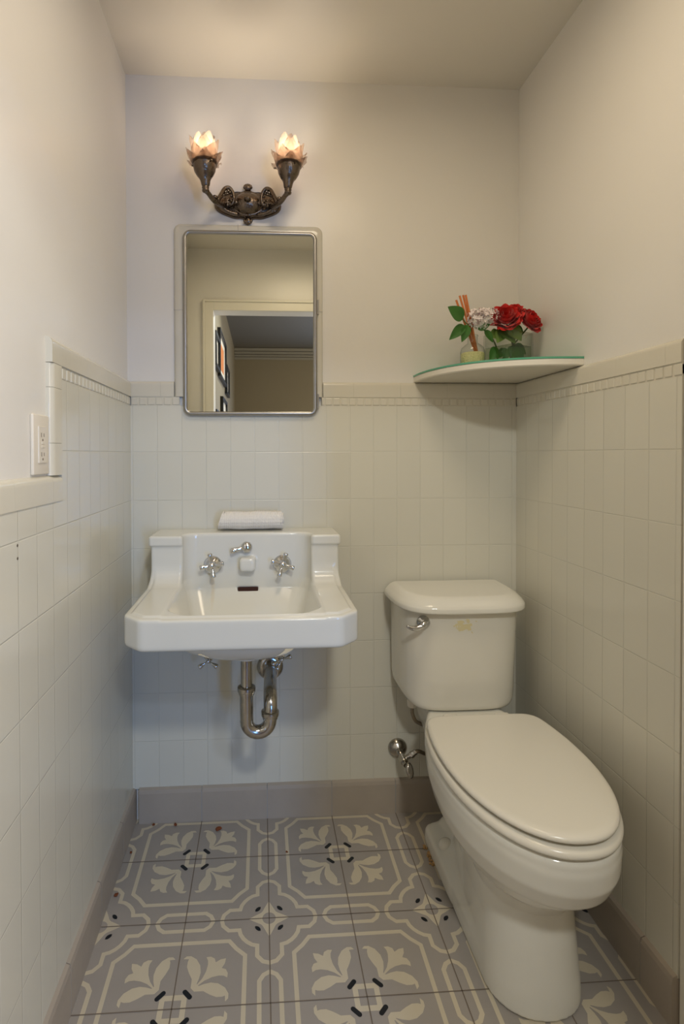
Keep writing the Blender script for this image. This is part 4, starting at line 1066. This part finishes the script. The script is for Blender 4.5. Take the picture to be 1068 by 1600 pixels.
# pale lilac
LI = thing('lilac_sprig', 'pale pink lilac head with dark green leaves leaning left out of the square vase', 'flower', (0.68, -0.12, TZ+0.012))
V, Fc = [], []
rl = random.Random(5)
for k in range(230):
    th = math.acos(1-2*(k+0.5)/230); ph = k*2.39996
    d = Vector((math.sin(th)*math.cos(ph), math.sin(th)*math.sin(ph), math.cos(th)))
    two = k % 3 == 0
    cen = Vector((0.633, -0.160, 1.513)) if two else Vector((0.602, -0.165, 1.505))
    rr_ = 0.028 if two else 0.033
    d = Vector((rl.gauss(0, 1), rl.gauss(0, 1), rl.gauss(0, 1))).normalized(); p = cen+Vector((d.x*rr_, d.y*rr_*0.9, d.z*rr_*0.85))*rl.uniform(0.75, 1.1)
    u, w = frame_at(d); a0 = rl.uniform(0, 6)
    for q in range(4):
        a = a0+q*PI/2; e = u*math.cos(a)+w*math.sin(a); g = u*math.cos(a+PI/2)+w*math.sin(a+PI/2); s = 0.0062*rl.uniform(.8, 1.2)
        b0 = len(V)
        for pt in (p, p+e*s*0.6+g*s*0.42+d*s*.1, p+e*s*1.15+d*s*.35, p+e*s*0.6-g*s*0.42+d*s*.1): V.append(tuple(pt))
        Fc.append((b0, b0+1, b0+2, b0+3))
raw('blossoms', V, Fc, LILAC, LI, smooth=False)
bm = bmesh.new()
for k in range(16):
    cen = Vector((0.633, -0.160, 1.513)) if k % 2 == 0 else Vector((0.602, -0.165, 1.505))
    d = Vector((rl.uniform(-1, 1), rl.uniform(-1, 0.3), rl.uniform(-0.9, 0.9))).normalized(); ball(bm, cen+d*0.029, 0.0016, u=6, v=4)
bu = obj('buds', bm, BUD, LI); bu['kind'] = 'stuff'
stem_obj([(0.605, -0.160, 1.485), (0.640, -0.150, 1.465), (0.665, -0.14, 1.43), (0.68, -0.12, TZ+0.012)], LI)
for b_, tp, wd, mt in (((0.556, -0.165, 1.503), (0.513, -0.180, 1.537), 0.046, LEAF), ((0.562, -0.160, 1.489), (0.517, -0.178, 1.446), 0.030, LEAF), ((0.572, -0.160, 1.489), (0.553, -0.175, 1.440), 0.028, LEAF),
                       ((0.600, -0.165, 1.475), (0.632, -0.175, 1.490), 0.020, LEAF), ((0.62, -0.165, 1.474), (0.645, -0.17, 1.44), 0.022, LEAF)):
    v, f = leafmesh(b_, tp, wd, up=(0.1, -1, 0.2)); raw('leaf', v, f, mt, LI)
bm = bmesh.new(); tube(bm, curve([(0.556, -0.165, 1.503), (0.575, -0.16, 1.489), (0.605, -0.16, 1.482), (0.63, -0.155, 1.472)], 5), 0.0014, 6); obj('leaf_stalk', bm, STEM, LI, smooth=True)

# ------------------------------------------------------------------ scraps on the floor
def scrap(x, y, s, label, mt=DRYLEAF, seed=0):
    r = random.Random(seed); bm = bmesh.new(); bmesh.ops.create_icosphere(bm, subdivisions=2, radius=1)
    for v in bm.verts:
        k = 1+r.uniform(-0.3, 0.3); v.co = Vector((x+v.co.x*s*k*1.3, y+v.co.y*s*k, 0.0012+s*0.5+v.co.z*s*0.5*k))
    bmesh.ops.rotate(bm, verts=bm.verts[:], cent=(x, y, 0), matrix=Matrix.Rotation(r.uniform(0, 3), 3, 'Z'))
    o = obj('leaf_scrap', bm, mt, smooth=False); tag(o, label, 'debris', 'dry scraps on the floor'); return o
scrap(-0.147, -0.062, 0.0070, 'largest reddish dried leaf scrap near the back baseboard', seed=1)
scrap(-0.344, -0.030, 0.0040, 'brown scrap in the back left floor corner', seed=2)
scrap(-0.277, -0.034, 0.0045, 'brown scrap against the back baseboard, right of the corner one', seed=3)
scrap(-0.385, -0.140, 0.0032, 'tiny brown scrap at the foot of the left baseboard, nearest the back wall', seed=4)
scrap(-0.387, -0.285, 0.0045, 'brown scrap at the foot of the left baseboard, farther from the back wall', seed=5)
scrap(0.053, -0.165, 0.0028, 'tiny dark speck on the floor between the two rear medallions', seed=6)
bm = bmesh.new(); rr_ = random.Random(9)
for k in range(26):
    y = -0.155-0.085*rr_.random(); x = 0.452-0.012*rr_.random()+(0.02 if y > -0.17 else 0)
    s = rr_.uniform(0.002, 0.0055)
    q = bmesh.ops.create_icosphere(bm, subdivisions=1, radius=s)
    for v in q['verts']: v.co = Vector((x, y, 0.001+s*0.6))+v.co*(1+rr_.uniform(-.3, .3))
o = obj('mortar_crumbs', bm, CRUMB); tag(o, 'crumbling tan mortar around the back of the toilet foot', 'debris'); o['kind'] = 'stuff'
